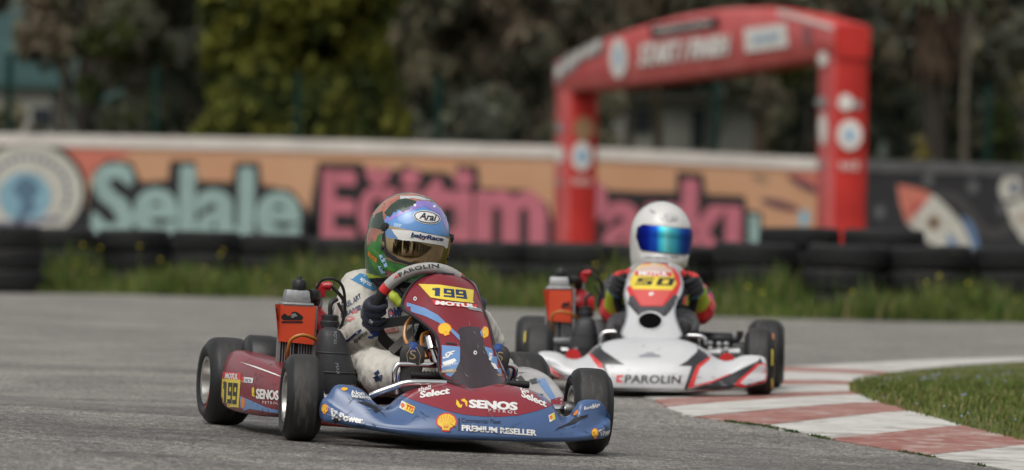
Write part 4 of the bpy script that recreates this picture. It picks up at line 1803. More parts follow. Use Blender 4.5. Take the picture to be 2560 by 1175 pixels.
def grid_panel(name, rows, m, root, thick=.005, trim=None, lv=2, ncol=9):
    """bodywork skin lofted through left/centre/right sightings"""
    mb = MB()
    rings = []
    for (l, c, r, bulge) in rows:
        pts = []
        for k in range(ncol):
            t = k / (ncol - 1)
            # quadratic through three points, flattened towards the middle
            q = l * ((1 - t) * (1 - 2 * t)) + c * (4 * t * (1 - t)) + r * (t * (2 * t - 1))
            f = 4 * t * (1 - t)
            q = q + Vector((0, -bulge * (f ** .6 - f), 0))
            pts.append(q)
        rings.append(pts)
    mb.loft(rings, closed=False, caps=False)
    o = mb.build(name, m, root)
    # make the skin face the front
    me = o.data
    if sum(p.normal.y * p.area for p in me.polygons) > 0:
        me.flip_normals()
    s = o.modifiers.new('s', 'SUBSURF')
    s.levels = s.render_levels = lv
    t = o.modifiers.new('t', 'SOLIDIFY')
    t.thickness = thick
    t.offset = -1
    bake(o)
    o.data.polygons.foreach_set('use_smooth', [True] * len(o.data.polygons))
    try:
        o.data.set_sharp_from_angle(angle=radians(50))
    except Exception:
        pass
    if trim:
        loop = [r[0] for r in rings] + rings[-1][1:] + [r[-1] for r in rings[::-1]][1:] + rings[0][::-1][1:-1]
        mt = MB()
        mt.tube(spline(loop, 4, True), .0045, 8, closed=True)
        mt.build('edge_trim', trim, o)
    return o


def fairing(name, root, m, xs, prof_fn, lv=2):
    mb = MB()
    rings = [[Vector((x, y, z)) for y, z in prof_fn(x)] for x in xs]
    mb.loft(rings)
    o = mb.build(name, m, root)
    return subsurf(o, lv)


def sidepod(root, secs, m, sgn):
    mb = MB()
    rings = []
    for (y, xo, xi, zb, zt, bv) in secs:
        r = [(xo + .015, zb), (xo + .002, zb + .012), (xo, lerp(zb, zt, .35)), (xo + .004, lerp(zb, zt, .75)), (xo + bv, zt - .008), (xo + bv + .02, zt), (lerp(xo, xi, .8), zt - .004), (xi, zt - .02), (xi + .005, zb + .02)]
        rings.append([Vector((sgn * x, y, z)) for x, z in r])
    mb.loft(rings)
    o = mb.build('side_pod', m, root)
    return subsurf(o, 2)


# ------------------------------------------------------------------ kart 1
kart1 = thing('racing_kart', 'burgundy and blue racing kart with yellow number 199 leaning through the bend', 'kart', K1)
paint_r = mat('paint_burgundy', (.19, .014, .022), .3, coat=.25, var=.1, vscale=4, dirt=((.05, .03, .03), 10, .62, (1, 1, 3)))
paint_b = mat('paint_blue', (.058, .11, .24), .26, coat=.5, var=.1, vscale=4, dirt=((.03, .035, .05), 6, .635, (1.0, 1, 3.2)))
vin_r = mat('vinyl_burgundy', (.235, .02, .032), .26, coat=.5, var=.08, vscale=6, dirt=((.07, .03, .04), 9, .63, (1, 1, 3)))
carbon = mat('nose_dark_gloss', (.03, .018, .022), .16, coat=.8, var=.25, vscale=9, stretch=(6, 1, .5))

chassis(kart1, frame_r, 0, {})
RED_MARK = [(1, .072, .1, 150, 215, V_red)]
make_wheel(kart1, -.432, 0, .252, .106, radians(-6), 0)
make_wheel(kart1, .440, 0, .252, .116, radians(-6), 0)
RLW = make_wheel(kart1, -.457, .95, .268, .136, 0, 0, [(1, .08, .102, -98, -150, V_red)])
make_wheel(kart1, .490, .95, .268, .14)
seat_part(kart1)

# front fairing: height of crest, flange and hem sighted along the nose
YR1 = lambda x: interp([0, .2, .27, .36, .46], [-.10, -.12, -.14, -.165, -.175], abs(x))
YF1 = lambda x: -.345 + .78 * x * x
def sil(L, lst, yfn):
    out = []
    for px, py in lst:
        p = L(px, py, -.15)
        for _ in range(4):
            p = L(px, py, yfn(p.x))
        out.append((p.x, p.z))
    out.sort()
    return [o[0] for o in out], [o[1] for o in out]


T1 = sil(k1, [(802, 997), (818, 992), (831, 964), (845, 957), (874, 960), (898, 966), (915, 984), (936, 1010), (955, 1014), (975, 1008), (990, 993), (1005, 981), (1032, 967), (1071, 957), (1120, 951), (1200, 948), (1270, 958), (1323, 970), (1357, 986), (1374, 1004), (1382, 1020), (1394, 1037), (1413, 1040), (1428, 1034), (1434, 1018), (1443, 1001), (1458, 996), (1490, 996), (1508, 1004), (1519, 1030), (1530, 1042)], YR1)
B1 = sil(k1, [(800, 1057), (850, 1064), (900, 1074), (1000, 1089), (1100, 1100), (1300, 1107), (1433, 1108), (1510, 1101), (1530, 1090)], YF1)
FL1 = sil(k1, [(800, 998), (812, 999), (826, 1012), (850, 1029), (887, 1048), (950, 1064), (1050, 1072), (1180, 1078), (1400, 1087), (1470, 1081), (1498, 1070), (1515, 1056), (1524, 1046), (1531, 1044)], YF1)


def prof1(x):
    zt, zb, zl = interp(*T1, x), interp(*B1, x), interp(*FL1, x)
    yf, yr = YF1(x), YR1(x)
    ax = abs(x)
    zl = min(zl, zt - .004)
    rec = .004 + .02 * smooth(.28, .4, ax)
    yb = interp([0, .2, .3, .47], [-.03, -.07, -.135, -.14], ax)
    yb = max(yb, yr + .012)
    fy = yf + .004 + rec
    return [(yb, zb + .02), (yf + .05, zb), (yf + .006, zb + .003), (yf, zb + .016), (yf + .003, zl - .006), (fy - .004, zl + .004), (lerp(fy, yr, .12), lerp(zl, zt, .38)),
            (lerp(fy, yr, .4), lerp(zl, zt, .75)), (lerp(fy, yr, .72), lerp(zl, zt, .95)), (yr, zt), (yb, zt - .02)]


xs1 = sorted(set([round(T1[0][0] - .002, 4), round(T1[0][-1] + .002, 4)] + [round(x, 3) for x in T1[0]]))
xs1 = [x for i, x in enumerate(xs1) if i == 0 or x - xs1[i - 1] > .007]
fair1 = fairing('front_fairing', kart1, paint_b, xs1, prof1)

# nassau panel
def P1(px, py, y):
    return k1(px, py, y)


rows1 = [
    (P1(1103, 938, -.09), P1(1194, 979, -.215), P1(1268, 952, -.09), .02),
    (P1(1096, 910, -.07), P1(1186, 945, -.165), P1(1258, 922, -.07), .03),
    (P1(1098, 870, -.02), P1(1172, 900, -.10), P1(1238, 876, -.02), .035),
    (P1(1088, 836, .04), P1(1162, 862, -.035), P1(1230, 838, .04), .035),
    (P1(1064, 813, .10), P1(1148, 826, .03), P1(1223, 812, .10), .035),
    (P1(1036, 791, .15), P1(1134, 792, .085), P1(1214, 788, .15), .03),
    (P1(1005, 768, .20), P1(1120, 760, .13), P1(1206, 768, .20), .03),
    (P1(1015, 733, .24), P1(1110, 727, .175), P1(1199, 740, .24), .03),
    (P1(1040, 702, .275), P1(1104, 700, .215), P1(1186, 711, .275), .025),
    (P1(1068, 689, .29), P1(1102, 688, .24), P1(1160, 694, .29), .01),
    (P1(1088, 685, .295), P1(1105, 684, .255), P1(1140, 688, .295), .0),
]
nas1 = grid_panel('nassau_panel', rows1, paint_r, kart1, trim=V_black)

# side pods
podL = sidepod(kart1, [(.82, -.495, -.42, .075, .225, .02), (.80, -.505, -.39, .06, .238, .022), (.7, -.515, -.36, .05, .24, .025), (.45, -.502, -.33, .045, .22, .025), (.22, -.468, -.33, .05, .195, .03), (.15, -.45, -.34, .07, .175, .03), (.14, -.43, -.36, .085, .15, .02)], paint_r, 1)
paint_w = mat('paint_pale_grey', (.42, .4, .39), .35, coat=.3, var=.2, vscale=7, dirt=((.06, .06, .06), 4, .58, (1, 1, 1)))
podR = sidepod(kart1, [(.82, -.48, -.40, .075, .22, .03), (.80, -.49, -.37, .06, .23, .03), (.65, -.49, -.35, .05, .232, .03), (.45, -.485, -.34, .045, .215, .03), (.26, -.46, -.33, .05, .17, .03), (.2, -.44, -.34, .07, .14, .03)], paint_w, -1)

shield1, box1 = engine(kart1, k1, {'shield': (-.412, -.303, .277, .388), 'airbox': (k1(846, 985, .34), k1(824, 818, .34)), 'filter': k1(824, 818, .40)})
c1 = k1(1060, 779, .36)
suede = mat('suede_black', (.02, .02, .02), .9, bump=.2, bscale=200)
grip_g = mat('grip_grey', (.36, .35, .33), .7, bump=.25, bscale=250, var=.1, vscale=30)
SW1, u1, v1 = steering(kart1, c1, .148, radians(27), [(55, 147, .0175, grip_g), (147, 156, .0172, V_red), (46, 55, .0172, V_red), (156, 406, .0165, suede)], Vector((.01, .03, .16)), frame_r)
# chrome column sleeve, pedal loops and bumper bars seen beside the nassau
mb = MB()
mb.tube([k1(1081, 872, .1), k1(1102, 935, .0)], .009, 12)
mb.tube([k1(1076, 845, .12), k1(1082, 874, .1)], .017, 14)
mb.build('column_sleeve', chrome, kart1)
pedals(kart1, [
    [k1(992, 985, -.02), k1(986, 940, -.02), k1(992, 915, -.02), k1(1010, 911, -.02), k1(1095, 913, -.02), k1(1120, 914, -.01)],
    [k1(1245, 914, -.02), k1(1275, 913, -.02), k1(1288, 922, -.02), k1(1284, 945, -.01), k1(1276, 960, 0)],
], chrome)
mb = MB()
barsweep(mb, [k1(926, 990, -.1), k1(945, 981, -.11), k1(985, 967, -.12), k1(1020, 957, -.13), k1(1090, 957, -.13), k1(1160, 960, -.12)], .0095, 12)
mb.build('front_bumper_bar', chrome, kart1)
mb = MB()
mb.tube([k1(1026, 937, -.02), k1(1110, 941, -.02)], .011, 14)
for k in range(9):
    a, b = k1(1030 + 9 * k, 937, -.02), k1(1033 + 9 * k, 938, -.02)
    mb.tube([a, b], .0125, 14)
mb.build('foot_peg', blackp, kart1)
mb = MB()
mb.tube([k1(1250, 958, -.02), k1(1322, 962, -.02)], .011, 14)
mb.build('foot_peg', blackp, kart1)
mb = MB()
mb.loft([[k1(1290, 945, .05), k1(1303, 938, .05), k1(1322, 962, .05), k1(1312, 964, .05)], [k1(1290, 945, .06), k1(1303, 938, .06), k1(1322, 962, .06), k1(1312, 964, .06)]])
mb.build('seat_stay', steel, kart1, smooth=False)
# black guard behind the radiator
mb = MB()
rings = []
for (x, s) in ((-.44, .9), (-.43, 1), (-.37, 1.0), (-.335, .95)):
    rings.append([Vector((x, .76 + .09 * s * cos(a), .185 + .1 * s * sin(a))) for a in [2 * pi * k / 24 for k in range(24)]])
mb.loft(rings)
mb.build('chain_guard', blackp, kart1, angle=50)
# wires, brake hose and braided line by the column
mb = MB()
mb.tube(spline([k1(1030, 792, .22), k1(1014, 815, .2), k1(1012, 845, .18), k1(1024, 868, .15)], 8), .0055, 8)
mb.tube(spline([k1(1072, 830, .16), k1(1056, 838, .16), k1(1054, 868, .14), k1(1066, 895, .1)], 8), .0055, 8)
mb.build('fuel_line', amber, kart1)
mb = MB()
mb.tube(spline([k1(1030, 795, .2), k1(1060, 815, .18), k1(1080, 850, .15), k1(1068, 870, .12), k1(1040, 862, .12)], 8), .004, 8)
mb.tube(spline([k1(1036, 790, .21), k1(1032, 830, .2), k1(1040, 868, .15)], 8), .0035, 8)
mb.build('cable', rubber_h, kart1)
mb = MB()
mb.loft([[k1(970, 872, .26), k1(1030, 815, .24), k1(1040, 830, .24), k1(985, 885, .26)], [k1(970, 872, .267), k1(1030, 815, .247), k1(1040, 830, .247), k1(985, 885, .267)]])
mb.loft([[k1(1026, 868, .21), k1(1060, 838, .2), k1(1066, 850, .2), k1(1034, 880, .21)], [k1(1026, 868, .217), k1(1060, 838, .207), k1(1066, 850, .207), k1(1034, 880, .217)]])
mb.build('wheel_bracket', dark_al, kart1, smooth=False)

# ------- graphics of kart 1
def q(*a):
    return [(a[i], a[i + 1]) for i in range(0, len(a), 2)]


def qd(x0, y0, x1, y1, h, skew=0):
    """bottom-left, bottom-right, top-right, top-left from a baseline and a height"""
    return [(x0, y0), (x1, y1), (x1 + skew, y1 - h), (x0 + skew, y0 - h)]


BR = sil(k1, [(1003, 987), (1043, 1004), (1087, 1018), (1125, 1029), (1163, 1037), (1202, 1041), (1248, 1042), (1293, 1039), (1340, 1028), (1376, 1015)], lambda x: YF1(x) + .03)
fair1.data.materials.append(vin_r)
for p_ in fair1.data.polygons:
    c_ = p_.center
    if BR[0][0] + .02 < c_.x < BR[0][-1] - .02 and c_.z > interp(*BR, c_.x) + .012 and c_.y > YF1(c_.x) + .01:
        p_.material_index = 1
S = Stickers(fair1, kart1, 9)
S.poly(q(1000, 988, 1030, 964, 1072, 952, 1130, 940, 1200, 936, 1272, 948, 1325, 965, 1358, 984, 1377, 1010, 1376, 1016, 1340, 1028, 1293, 1039, 1248, 1042, 1202, 1041, 1163, 1037, 1125, 1029, 1087, 1018, 1043, 1004), vin_r, 1)
S.text('shell', qd(1046, 980, 1077, 974, 11), V_white, 3, .03)
S.text('Select', qd(1050, 996, 1124, 985, 17), V_white, 3, .05)
S.text('shell', qd(1300, 976, 1329, 986, 10), V_white, 3, .03)
S.text('Select', qd(1303, 992, 1366, 1019, 17), V_white, 3, .05)
S.text('SENOS', qd(1172, 1020, 1294, 1027, 21), V_white, 3, .07, 0, 1.02)
S.text('PETROL', qd(1221, 1029, 1292, 1035, 7), V_white, 3, .0, 0, 1.5)
S.poly(q(1141, 999, 1146, 1004, 1150, 1012, 1156, 1012, 1153, 1020, 1146, 1019, 1140, 1011), V_shell_y, 3)
S.poly(q(1153, 999, 1161, 997, 1168, 1004, 1168, 1018, 1164, 1014, 1162, 1006, 1154, 1003), V_shell_y, 3)
S.shell(1116, 1056, 52, 46, V_red, V_shell_y, .08, 2)
S.poly(q(1146, 1045, 1150, 1045, 1150, 1076, 1146, 1076), V_black, 3)
S.text('Commercial Fleet', qd(1154, 1056, 1252, 1060, 11), V_black, 3, .0)
S.text('PREMIUM RESELLER', qd(1154, 1077, 1341, 1090, 15), V_white, 3, .05)
# two-colour club sticker
S.poly(q(1005, 1002, 1038, 1018, 1032, 1035, 998, 1020), V_yel, 2)
S.poly(q(1005, 1002, 1016, 1007, 1010, 1026, 998, 1020), V_white, 3)
S.shell(1007, 1014, 10, 12, V_red, V_orange, .3, 4)
S.text('TTS', q(1013, 1024, 1031, 1031, 1036, 1019, 1018, 1011), V_red, 4, .06)
S.poly(q(1371, 1039, 1385, 1031, 1388, 1048, 1374, 1056), V_yel, 2)
S.poly(q(1371, 1039, 1378, 1035, 1381, 1052, 1374, 1056), V_white, 3)
S.shell(1377, 1044, 7, 10, V_red, V_orange, -.2, 4)
S.shell(812, 1023, 17, 25, V_red, V_shell_y, .1, 2)
S.text('shell', q(827, 1024, 843, 1034, 844, 1028, 828, 1018), V_white, 3, .02)
S.text('V-Power', q(825, 1047, 908, 1060, 909, 1044, 827, 1026), V_white, 3, .06, .1)
S.shell(1487, 1084, 18, 26, V_red, V_shell_y, -.05, 2)
S.text('shell', q(1496, 1080, 1510, 1075, 1510, 1070, 1496, 1074), V_white, 3, .02)
S.text('V-Power', q(1500, 1092, 1529, 1085, 1529, 1068, 1500, 1080), V_white, 3, .05)
S.shell(861, 973, 17, 9, V_orange, V_shell_y, .1, 2)
S.text('Akın', q(878, 985, 912, 990, 908, 979, 872, 975), V_white, 3, .02, .2)
S.text('Berkant', q(880, 993, 924, 1000, 918, 989, 876, 983), V_white, 3, .02, .2)
S.text('Akın', q(1478, 1019, 1500, 1015, 1499, 1006, 1476, 1011), V_white, 3, .02, .2)
S.text('Berkant', q(1460, 1025, 1496, 1019, 1494, 1011, 1458, 1017), V_white, 3, .02, .2)
S.poly(q(1433, 1036, 1440, 1028, 1447, 1024, 1444, 1034, 1434, 1041), V_orange, 3)
# rubbed scars on nose and flanges
scar = mat('scuff_black', (.02, .02, .022), .7)
scar_l = mat('scuff_pale', (.3, .34, .4), .6)
r5 = random.Random(3)
for (cx_s, cy_s, sx, sy, n_) in ((850, 1045, 18, 8, 16), (900, 1000, 35, 10, 14), (945, 1020, 22, 14, 14), (1180, 1075, 70, 9, 12), (1225, 1030, 14, 18, 8), (1275, 1075, 20, 14, 7), (1440, 1040, 18, 5, 7), (1430, 1075, 40, 12, 7), (925, 1068, 25, 4, 9), (1510, 1080, 10, 10, 6), (1060, 1040, 50, 14, 6)):
    for _ in range(n_):
        x, y = r5.gauss(cx_s, sx * .6), r5.gauss(cy_s, sy * .6)
        a = r5.uniform(-.9, .9) + (1.2 if sy > sx else .1)
        l_, w_ = r5.uniform(3, 20), r5.uniform(.25, .8)
        dx, dy = cos(a), sin(a)
        S.poly([(x - dx * l_, y - dy * l_), (x + dy * w_, y - dx * w_), (x + dx * l_ * .4, y + dy * l_ * .4 - w_), (x + dx * l_, y + dy * l_), (x - dy * w_, y + dx * w_)], scar if r5.random() < .8 else scar_l, 5)
S.poly(q(1385, 1078, 1396, 1069, 1420, 1058, 1444, 1043, 1470, 1036, 1468, 1042, 1450, 1049, 1438, 1058, 1405, 1068), scar, 4)
S.poly(q(893, 1004, 920, 1007, 942, 1017, 948, 1028, 938, 1032, 930, 1020), scar, 4)
S.poly(q(832, 1050, 846, 1042, 850, 1055, 862, 1066, 850, 1064, 838, 1060), scar, 4)
S.done()

S = Stickers(nas1, kart1, 10)
S.poly(q(1145, 826, 1150, 818, 1175, 816, 1198, 818, 1204, 830, 1212, 868, 1224, 900, 1246, 934, 1266, 954, 1270, 962, 1240, 976, 1200, 983, 1150, 976, 1116, 954, 1134, 935, 1149, 905, 1151, 870), carbon, 1)
# blue sweep across the shoulders, blue lower cheeks
S.poly(q(1002, 752, 1030, 760, 1062, 770, 1095, 788, 1120, 812, 1148, 838, 1150, 852, 1128, 830, 1095, 806, 1062, 790, 1030, 780, 1002, 774), V_lblue, 2)
S.poly(q(1092, 862, 1150, 867, 1150, 902, 1137, 932, 1116, 952, 1098, 936, 1090, 912), V_lblue, 1)
S.poly(q(1208, 866, 1240, 874, 1262, 922, 1274, 946, 1266, 953, 1246, 932, 1225, 900), V_lblue, 1)
S.poly(q(1200, 830, 1210, 815, 1222, 806, 1226, 815, 1212, 828, 1204, 842), V_lblue, 2)
S.poly(q(1046, 710, 1100, 712, 1184, 725, 1182, 752, 1185, 758, 1130, 752, 1077, 744), V_yel, 2)
S.block('199', q(1078, 739, 1168, 748, 1164, 726, 1080, 719), V_navy, 4)
S.poly(q(1080, 750, 1192, 762, 1190, 774, 1165, 768, 1086, 762), V_red, 3)
S.text('MOTUL', q(1088, 762, 1192, 771, 1188, 761, 1090, 752), V_white, 5, .07)
S.poly(q(1163, 764, 1202, 772, 1206, 780, 1172, 774), V_grey, 4)
S.shell(1112, 824, 34, 32, V_orange, V_shell_y, -.35, 3)
S.shell(1213, 832, 17, 30, V_orange, V_shell_y, .5, 3)
S.text('SF', q(1106, 898, 1132, 893, 1138, 876, 1112, 882), V_white, 3, .06, .25)
S.poly(q(1106, 906, 1118, 902, 1136, 896, 1142, 902, 1130, 910, 1110, 914), V_white, 3)
S.text('Senos Filo', q(1104, 920, 1144, 911, 1144, 904, 1104, 913), V_white, 3, .0)
S.poly(q(1104, 926, 1138, 922, 1142, 928, 1134, 932, 1104, 932), V_gold, 3)
S.text('KARGO', q(1108, 931, 1132, 928, 1132, 923, 1108, 926), V_white, 4, .0)
S.text('SF', q(1222, 900, 1232, 906, 1230, 884, 1221, 880), V_white, 3, .05, .25)
S.poly(q(1226, 906, 1238, 910, 1246, 924, 1236, 922), V_white, 3)
S.poly(q(1240, 934, 1262, 938, 1264, 944, 1246, 942), V_gold, 3)
S.poly(q(1115, 856, 1142, 859, 1142, 863, 1115, 860), V_black, 3)
for (x, y) in ((1038, 747), (1188, 882)):
    S.poly(ellipse(x, y, 4.2, 5, 0, 14), V_white, 3)
    S.poly(ellipse(x, y, 2.2, 2.6, 0, 10), V_black, 4)
for _ in range(26):
    x, y = r5.uniform(1010, 1230), r5.uniform(700, 940)
    l_ = r5.uniform(4, 16)
    a = r5.uniform(-.5, .5) + 1.3
    S.poly([(x, y), (x + cos(a) * l_ + .6, y + sin(a) * l_), (x + cos(a) * l_ * 1.2, y + sin(a) * l_ * 1.2 + 1)], scar_l if r5.random() < .5 else scar, 6)
S.done()

S = Stickers(podL, kart1, 11)
S.poly(q(556, 946, 602, 950, 596, 1031, 552, 1028), V_yel, 2)
S.poly(q(558, 928, 603, 933, 602, 950, 556, 946), V_red, 2)
S.text('MOTUL', q(562, 946, 595, 949, 597, 935, 565, 932), V_white, 4, .06)
S.block('199', q(556, 1006, 592, 1011, 595, 958, 559, 955), V_black, 4)
S.poly(q(606, 942, 634, 945, 632, 958, 604, 955), V_white, 3)
S.text('DELTA', q(612, 954, 629, 956, 630, 949, 613, 947), V_navy, 4, .02)
S.poly(q(605, 942, 611, 943, 610, 955, 604, 954), V_red, 4)
S.text('SENOS', q(640, 997, 697, 1001, 698, 977, 641, 971), V_white, 3, .06)
S.text('PETROL', q(657, 1009, 696, 1011, 696, 1005, 657, 1002), V_white, 3, 0, 0, 1.4)
S.poly(q(630, 970, 636, 968, 637, 992, 631, 990), V_yel, 3)
S.poly(q(600, 990, 630, 1002, 665, 1018, 705, 1028, 710, 1036, 660, 1028, 625, 1022, 600, 1030), V_lblue, 2)
S.poly(ellipse(608, 1007, 5, 14, 0, 16), V_orange, 3)
S.poly(q(600, 905, 640, 916, 690, 935, 710, 945, 690, 938, 640, 920), V_white, 3)
for _ in range(26):
    x, y = r5.uniform(625, 700), r5.uniform(935, 1035)
    l_ = r5.uniform(4, 14)
    S.poly([(x, y), (x - 1.3 + .25 * l_, y - l_), (x + 1.2, y)], scar, 6)
S.done()
S = Stickers(podR, kart1, 9)
S.poly(q(1340, 950, 1362, 945, 1392, 1000, 1380, 1004), V_lblue, 2)
S.poly(q(1322, 950, 1340, 945, 1352, 956, 1330, 962), V_black, 2)
S.poly(q(1376, 1000, 1408, 990, 1416, 1006, 1404, 1030, 1384, 1030), vin_r, 3)
S.done()
S = Stickers(shield1, kart1, 10)
S.poly(q(703, 790, 712, 783, 718, 789, 726, 789, 730, 780, 740, 779, 748, 784, 756, 790, 758, 795, 752, 800, 710, 800, 704, 796), V_black, 2)
S.poly(q(729, 785, 738, 783, 744, 790, 736, 792, 733, 795, 727, 793), cast, 3)
S.poly(q(704, 803, 757, 803, 757, 807, 704, 807), V_black, 2)
S.text('KART', q(694, 800, 698, 803, 693, 772, 688, 768), V_black, 2, .04)
S.done()
S = Stickers(box1, kart1, 8)
S.text('ROTAX', q(834, 829, 834, 861, 842, 861, 842, 829), V_grey, 2, .0)
S.text('MAX', q(838, 908, 842, 936, 850, 936, 846, 908), V_grey, 2, .0)
S.done()
S = Stickers(SW1, kart1, 6)
S.text('PAROLIN', q(1000, 692, 1098, 669, 1097, 660, 994, 684), V_black, 2, .03, 0, 1.1, arc=8)
S.poly(q(985, 697, 996, 691, 998, 686, 988, 690), V_red, 2)
S.done()

# ------------------------------------------------------------------ kart 2
kart2 = thing('racing_kart', 'white and black racing kart with red stripes and number 50 following behind', 'kart', K2)
paint_white = mat('paint_white', (.52, .525, .53), .25, coat=.5, var=.06, vscale=5, dirt=((.3, .29, .28), 7, .61, (1, 1, 2)))
V_gloss_k = mat('vinyl_gloss_black', (.022, .022, .024), .3, coat=.4)
chassis(kart2, frame_r, 0, {})
YM = [(1, .092, .112, -k * 62 + 6, -k * 62 + 40, V_yel if k % 3 else V_orange) for k in range(6)]
make_wheel(kart2, -.424, 0, .256, .108, 0, 0, YM)
make_wheel(kart2, .416, 0, .256, .108, radians(-3), 0, YM)
make_wheel(kart2, -.463, .95, .272, .14)
make_wheel(kart2, .46, .95, .272, .14)
seat_part(kart2)
YR2 = lambda x: interp([0, .2, .27, .36, .46], [-.10, -.12, -.15, -.17, -.19], abs(x))
YF2 = lambda x: -.33 + .6 * x * x
T2 = sil(k2, [(1344, 880), (1352, 875), (1402, 877), (1418, 897), (1450, 897), (1473, 880), (1487, 861), (1520, 850), (1556, 841), (1629, 838), (1707, 842), (1758, 866), (1781, 888), (1804, 901), (1831, 901), (1850, 884), (1903, 886), (1912, 892), (1918, 905)], YR2)
B2 = sil(k2, [(1344, 925), (1400, 950), (1470, 968), (1540, 979), (1700, 983), (1800, 980), (1880, 972), (1918, 957)], YF2)


def prof2(x):
    zt, zb = interp(*T2, x), interp(*B2, x)
    yf, yr = YF2(x), YR2(x)
    ax = abs(x)
    h = zt - zb
    yb = max(interp([0, .2, .3, .47], [-.03, -.07, -.145, -.15], ax), yr + .012)
    return [(yb, zb + .02), (yf + .05, zb), (yf + .006, zb + .003), (yf, zb + .014), (yf + .006, zb + h * .3), (yf + .02, zb + h * .42), (lerp(yf, yr, .22), zb + h * .6), (lerp(yf, yr, .45), zb + h * .8), (lerp(yf, yr, .75), zb + h * .96), (yr, zt), (yb, zt - .02)]


xs2 = [round(x, 3) for x in T2[0]]
fair2 = fairing('front_fairing', kart2, paint_white, xs2, prof2)
z_ = lambda *a: [(1280 + a[i] / 2.176, 480 + a[i + 1] / 2.176) for i in range(0, len(a), 2)]
S = Stickers(fair2, kart2, 6)
S.poly(z_(392, 880, 430, 838, 500, 790, 530, 800, 500, 822, 482, 845, 500, 865, 560, 905, 620, 945, 655, 980, 600, 972, 515, 938, 505, 940, 545, 1062, 530, 1070, 498, 962, 430, 880), V_gloss_k, 1)
S.poly(z_(985, 795, 1030, 800, 1075, 850, 1095, 886, 1060, 905, 1005, 945, 955, 1066, 935, 1076, 978, 950, 850, 982, 870, 968, 950, 920, 1005, 870, 1010, 845), V_gloss_k, 1)
S.poly(z_(300, 1045, 400, 1060, 520, 1066, 552, 1064, 935, 1074, 960, 1070, 1280, 1058, 1394, 1026, 1394, 1062, 1290, 1084, 960, 1106, 540, 1104, 400, 1084, 300, 1060), V_gloss_k, 1)
S.poly(z_(508, 938, 975, 948, 935, 1072, 552, 1062), paint_white, 2)
S.poly(z_(140, 868, 170, 920, 300, 990, 400, 1010, 500, 1020, 540, 1062, 545, 1090, 300, 1060, 200, 990, 150, 900), V_gloss_k, 1)
S.poly(z_(165, 920, 290, 1018, 285, 1034, 222, 1034), V_red, 2)
S.poly(z_(165, 926, 250, 1010, 210, 1022), paint_white, 3)
S.poly(z_(415, 878, 430, 880, 490, 935, 495, 958, 470, 955), V_red, 3)
S.poly(z_(1350, 900, 1340, 918, 1200, 985, 1060, 1045, 960, 1075, 940, 1075, 960, 1092, 1260, 1075, 1300, 1060, 1390, 1030, 1390, 980), V_gloss_k, 1)
S.poly(z_(1085, 888, 1060, 905, 1005, 945, 955, 1066, 985, 1062, 1022, 955, 1075, 912), V_red, 3)
S.poly(z_(955, 1066, 1080, 1040, 1190, 992, 1192, 986, 1080, 1030, 985, 1055), V_red, 3)
S.poly(z_(1205, 1050, 1330, 935, 1388, 930, 1388, 1030, 1260, 1062), V_red, 2)
S.poly(z_(1240, 1040, 1345, 942, 1386, 938, 1386, 1018, 1270, 1050), paint_white, 3)
S.text('PAROLIN', z_(612, 1040, 918, 1044, 920, 1000, 614, 994), V_gloss_k, 3, .03, .05, 1.05)
S.poly(z_(566, 1036, 605, 1036, 600, 1026, 582, 1024, 580, 1008, 608, 1008, 606, 996, 570, 996), V_red, 3)
S.poly(z_(690, 890, 725, 880, 735, 872, 770, 872, 775, 880, 806, 888, 806, 898, 690, 898), V_grey, 2)
for _ in range(14):
    x, y = r5.uniform(1640, 1900), r5.uniform(935, 965)
    S.poly([(x - 8, y), (x, y - 1), (x + 7, y + 1), (x, y + 1.2)], V_grey, 4)
S.done()
# nassau panel 2 with its round intake
P2 = lambda px, py, y: k2(px, py, y)
rows2 = [
    (P2(1556, 838, -.09), P2(1628, 876, -.22), P2(1702, 840, -.09), .02),
    (P2(1556, 826, -.07), P2(1628, 856, -.17), P2(1700, 828, -.07), .03),
    (P2(1566, 800, -.02), P2(1628, 826, -.10), P2(1690, 802, -.02), .03),
    (P2(1568, 772, .04), P2(1630, 796, -.04), P2(1686, 775, .04), .03),
    (P2(1564, 748, .10), P2(1631, 768, .02), P2(1692, 752, .10), .03),
    (P2(1562, 735, .15), P2(1632, 740, .08), P2(1701, 738, .15), .03),
    (P2(1566, 712, .2), P2(1634, 716, .13), P2(1706, 716, .2), .03),
    (P2(1572, 690, .24), P2(1636, 692, .17), P2(1702, 694, .24), .02),
    (P2(1588, 668, .275), P2(1638, 668, .22), P2(1690, 672, .275), .01),
    (P2(1606, 657, .29), P2(1639, 656, .25), P2(1672, 659, .29), .0),
]
nas2 = grid_panel('nassau_panel', rows2, paint_white, kart2, trim=V_grey)
S = Stickers(nas2, kart2, 9)
S.poly(z_(636, 410, 715, 384, 800, 382, 866, 398, 908, 450, 920, 500, 895, 565, 820, 622, 700, 622, 640, 565, 612, 500, 620, 450), V_red, 1)
S.poly(z_(640, 560, 690, 640, 700, 672, 820, 672, 840, 630, 890, 560, 905, 580, 860, 650, 835, 676, 690, 676, 630, 610), V_gloss_k, 2)
S.poly(z_(655, 555, 700, 622, 820, 622, 880, 556, 905, 570, 850, 655, 820, 678, 695, 678, 640, 590), mat('vinyl_charcoal', (.06, .06, .065), .35, coat=.3), 2)
S.poly(z_(670, 420, 700, 400, 760, 390, 830, 400, 870, 430, 880, 460, 895, 500, 870, 535, 660, 530, 640, 500, 648, 470), V_yel, 3)
S.poly(z_(665, 430, 700, 408, 760, 395, 830, 405, 872, 432, 870, 455, 668, 455), mat('vinyl_pale_print', (.55, .4, .35), .4), 4)
S.poly(z_(672, 432, 868, 440, 866, 462, 670, 455), V_red, 5)
S.text('MOTUL', z_(690, 455, 850, 460, 850, 436, 690, 430), V_white, 6, .06)
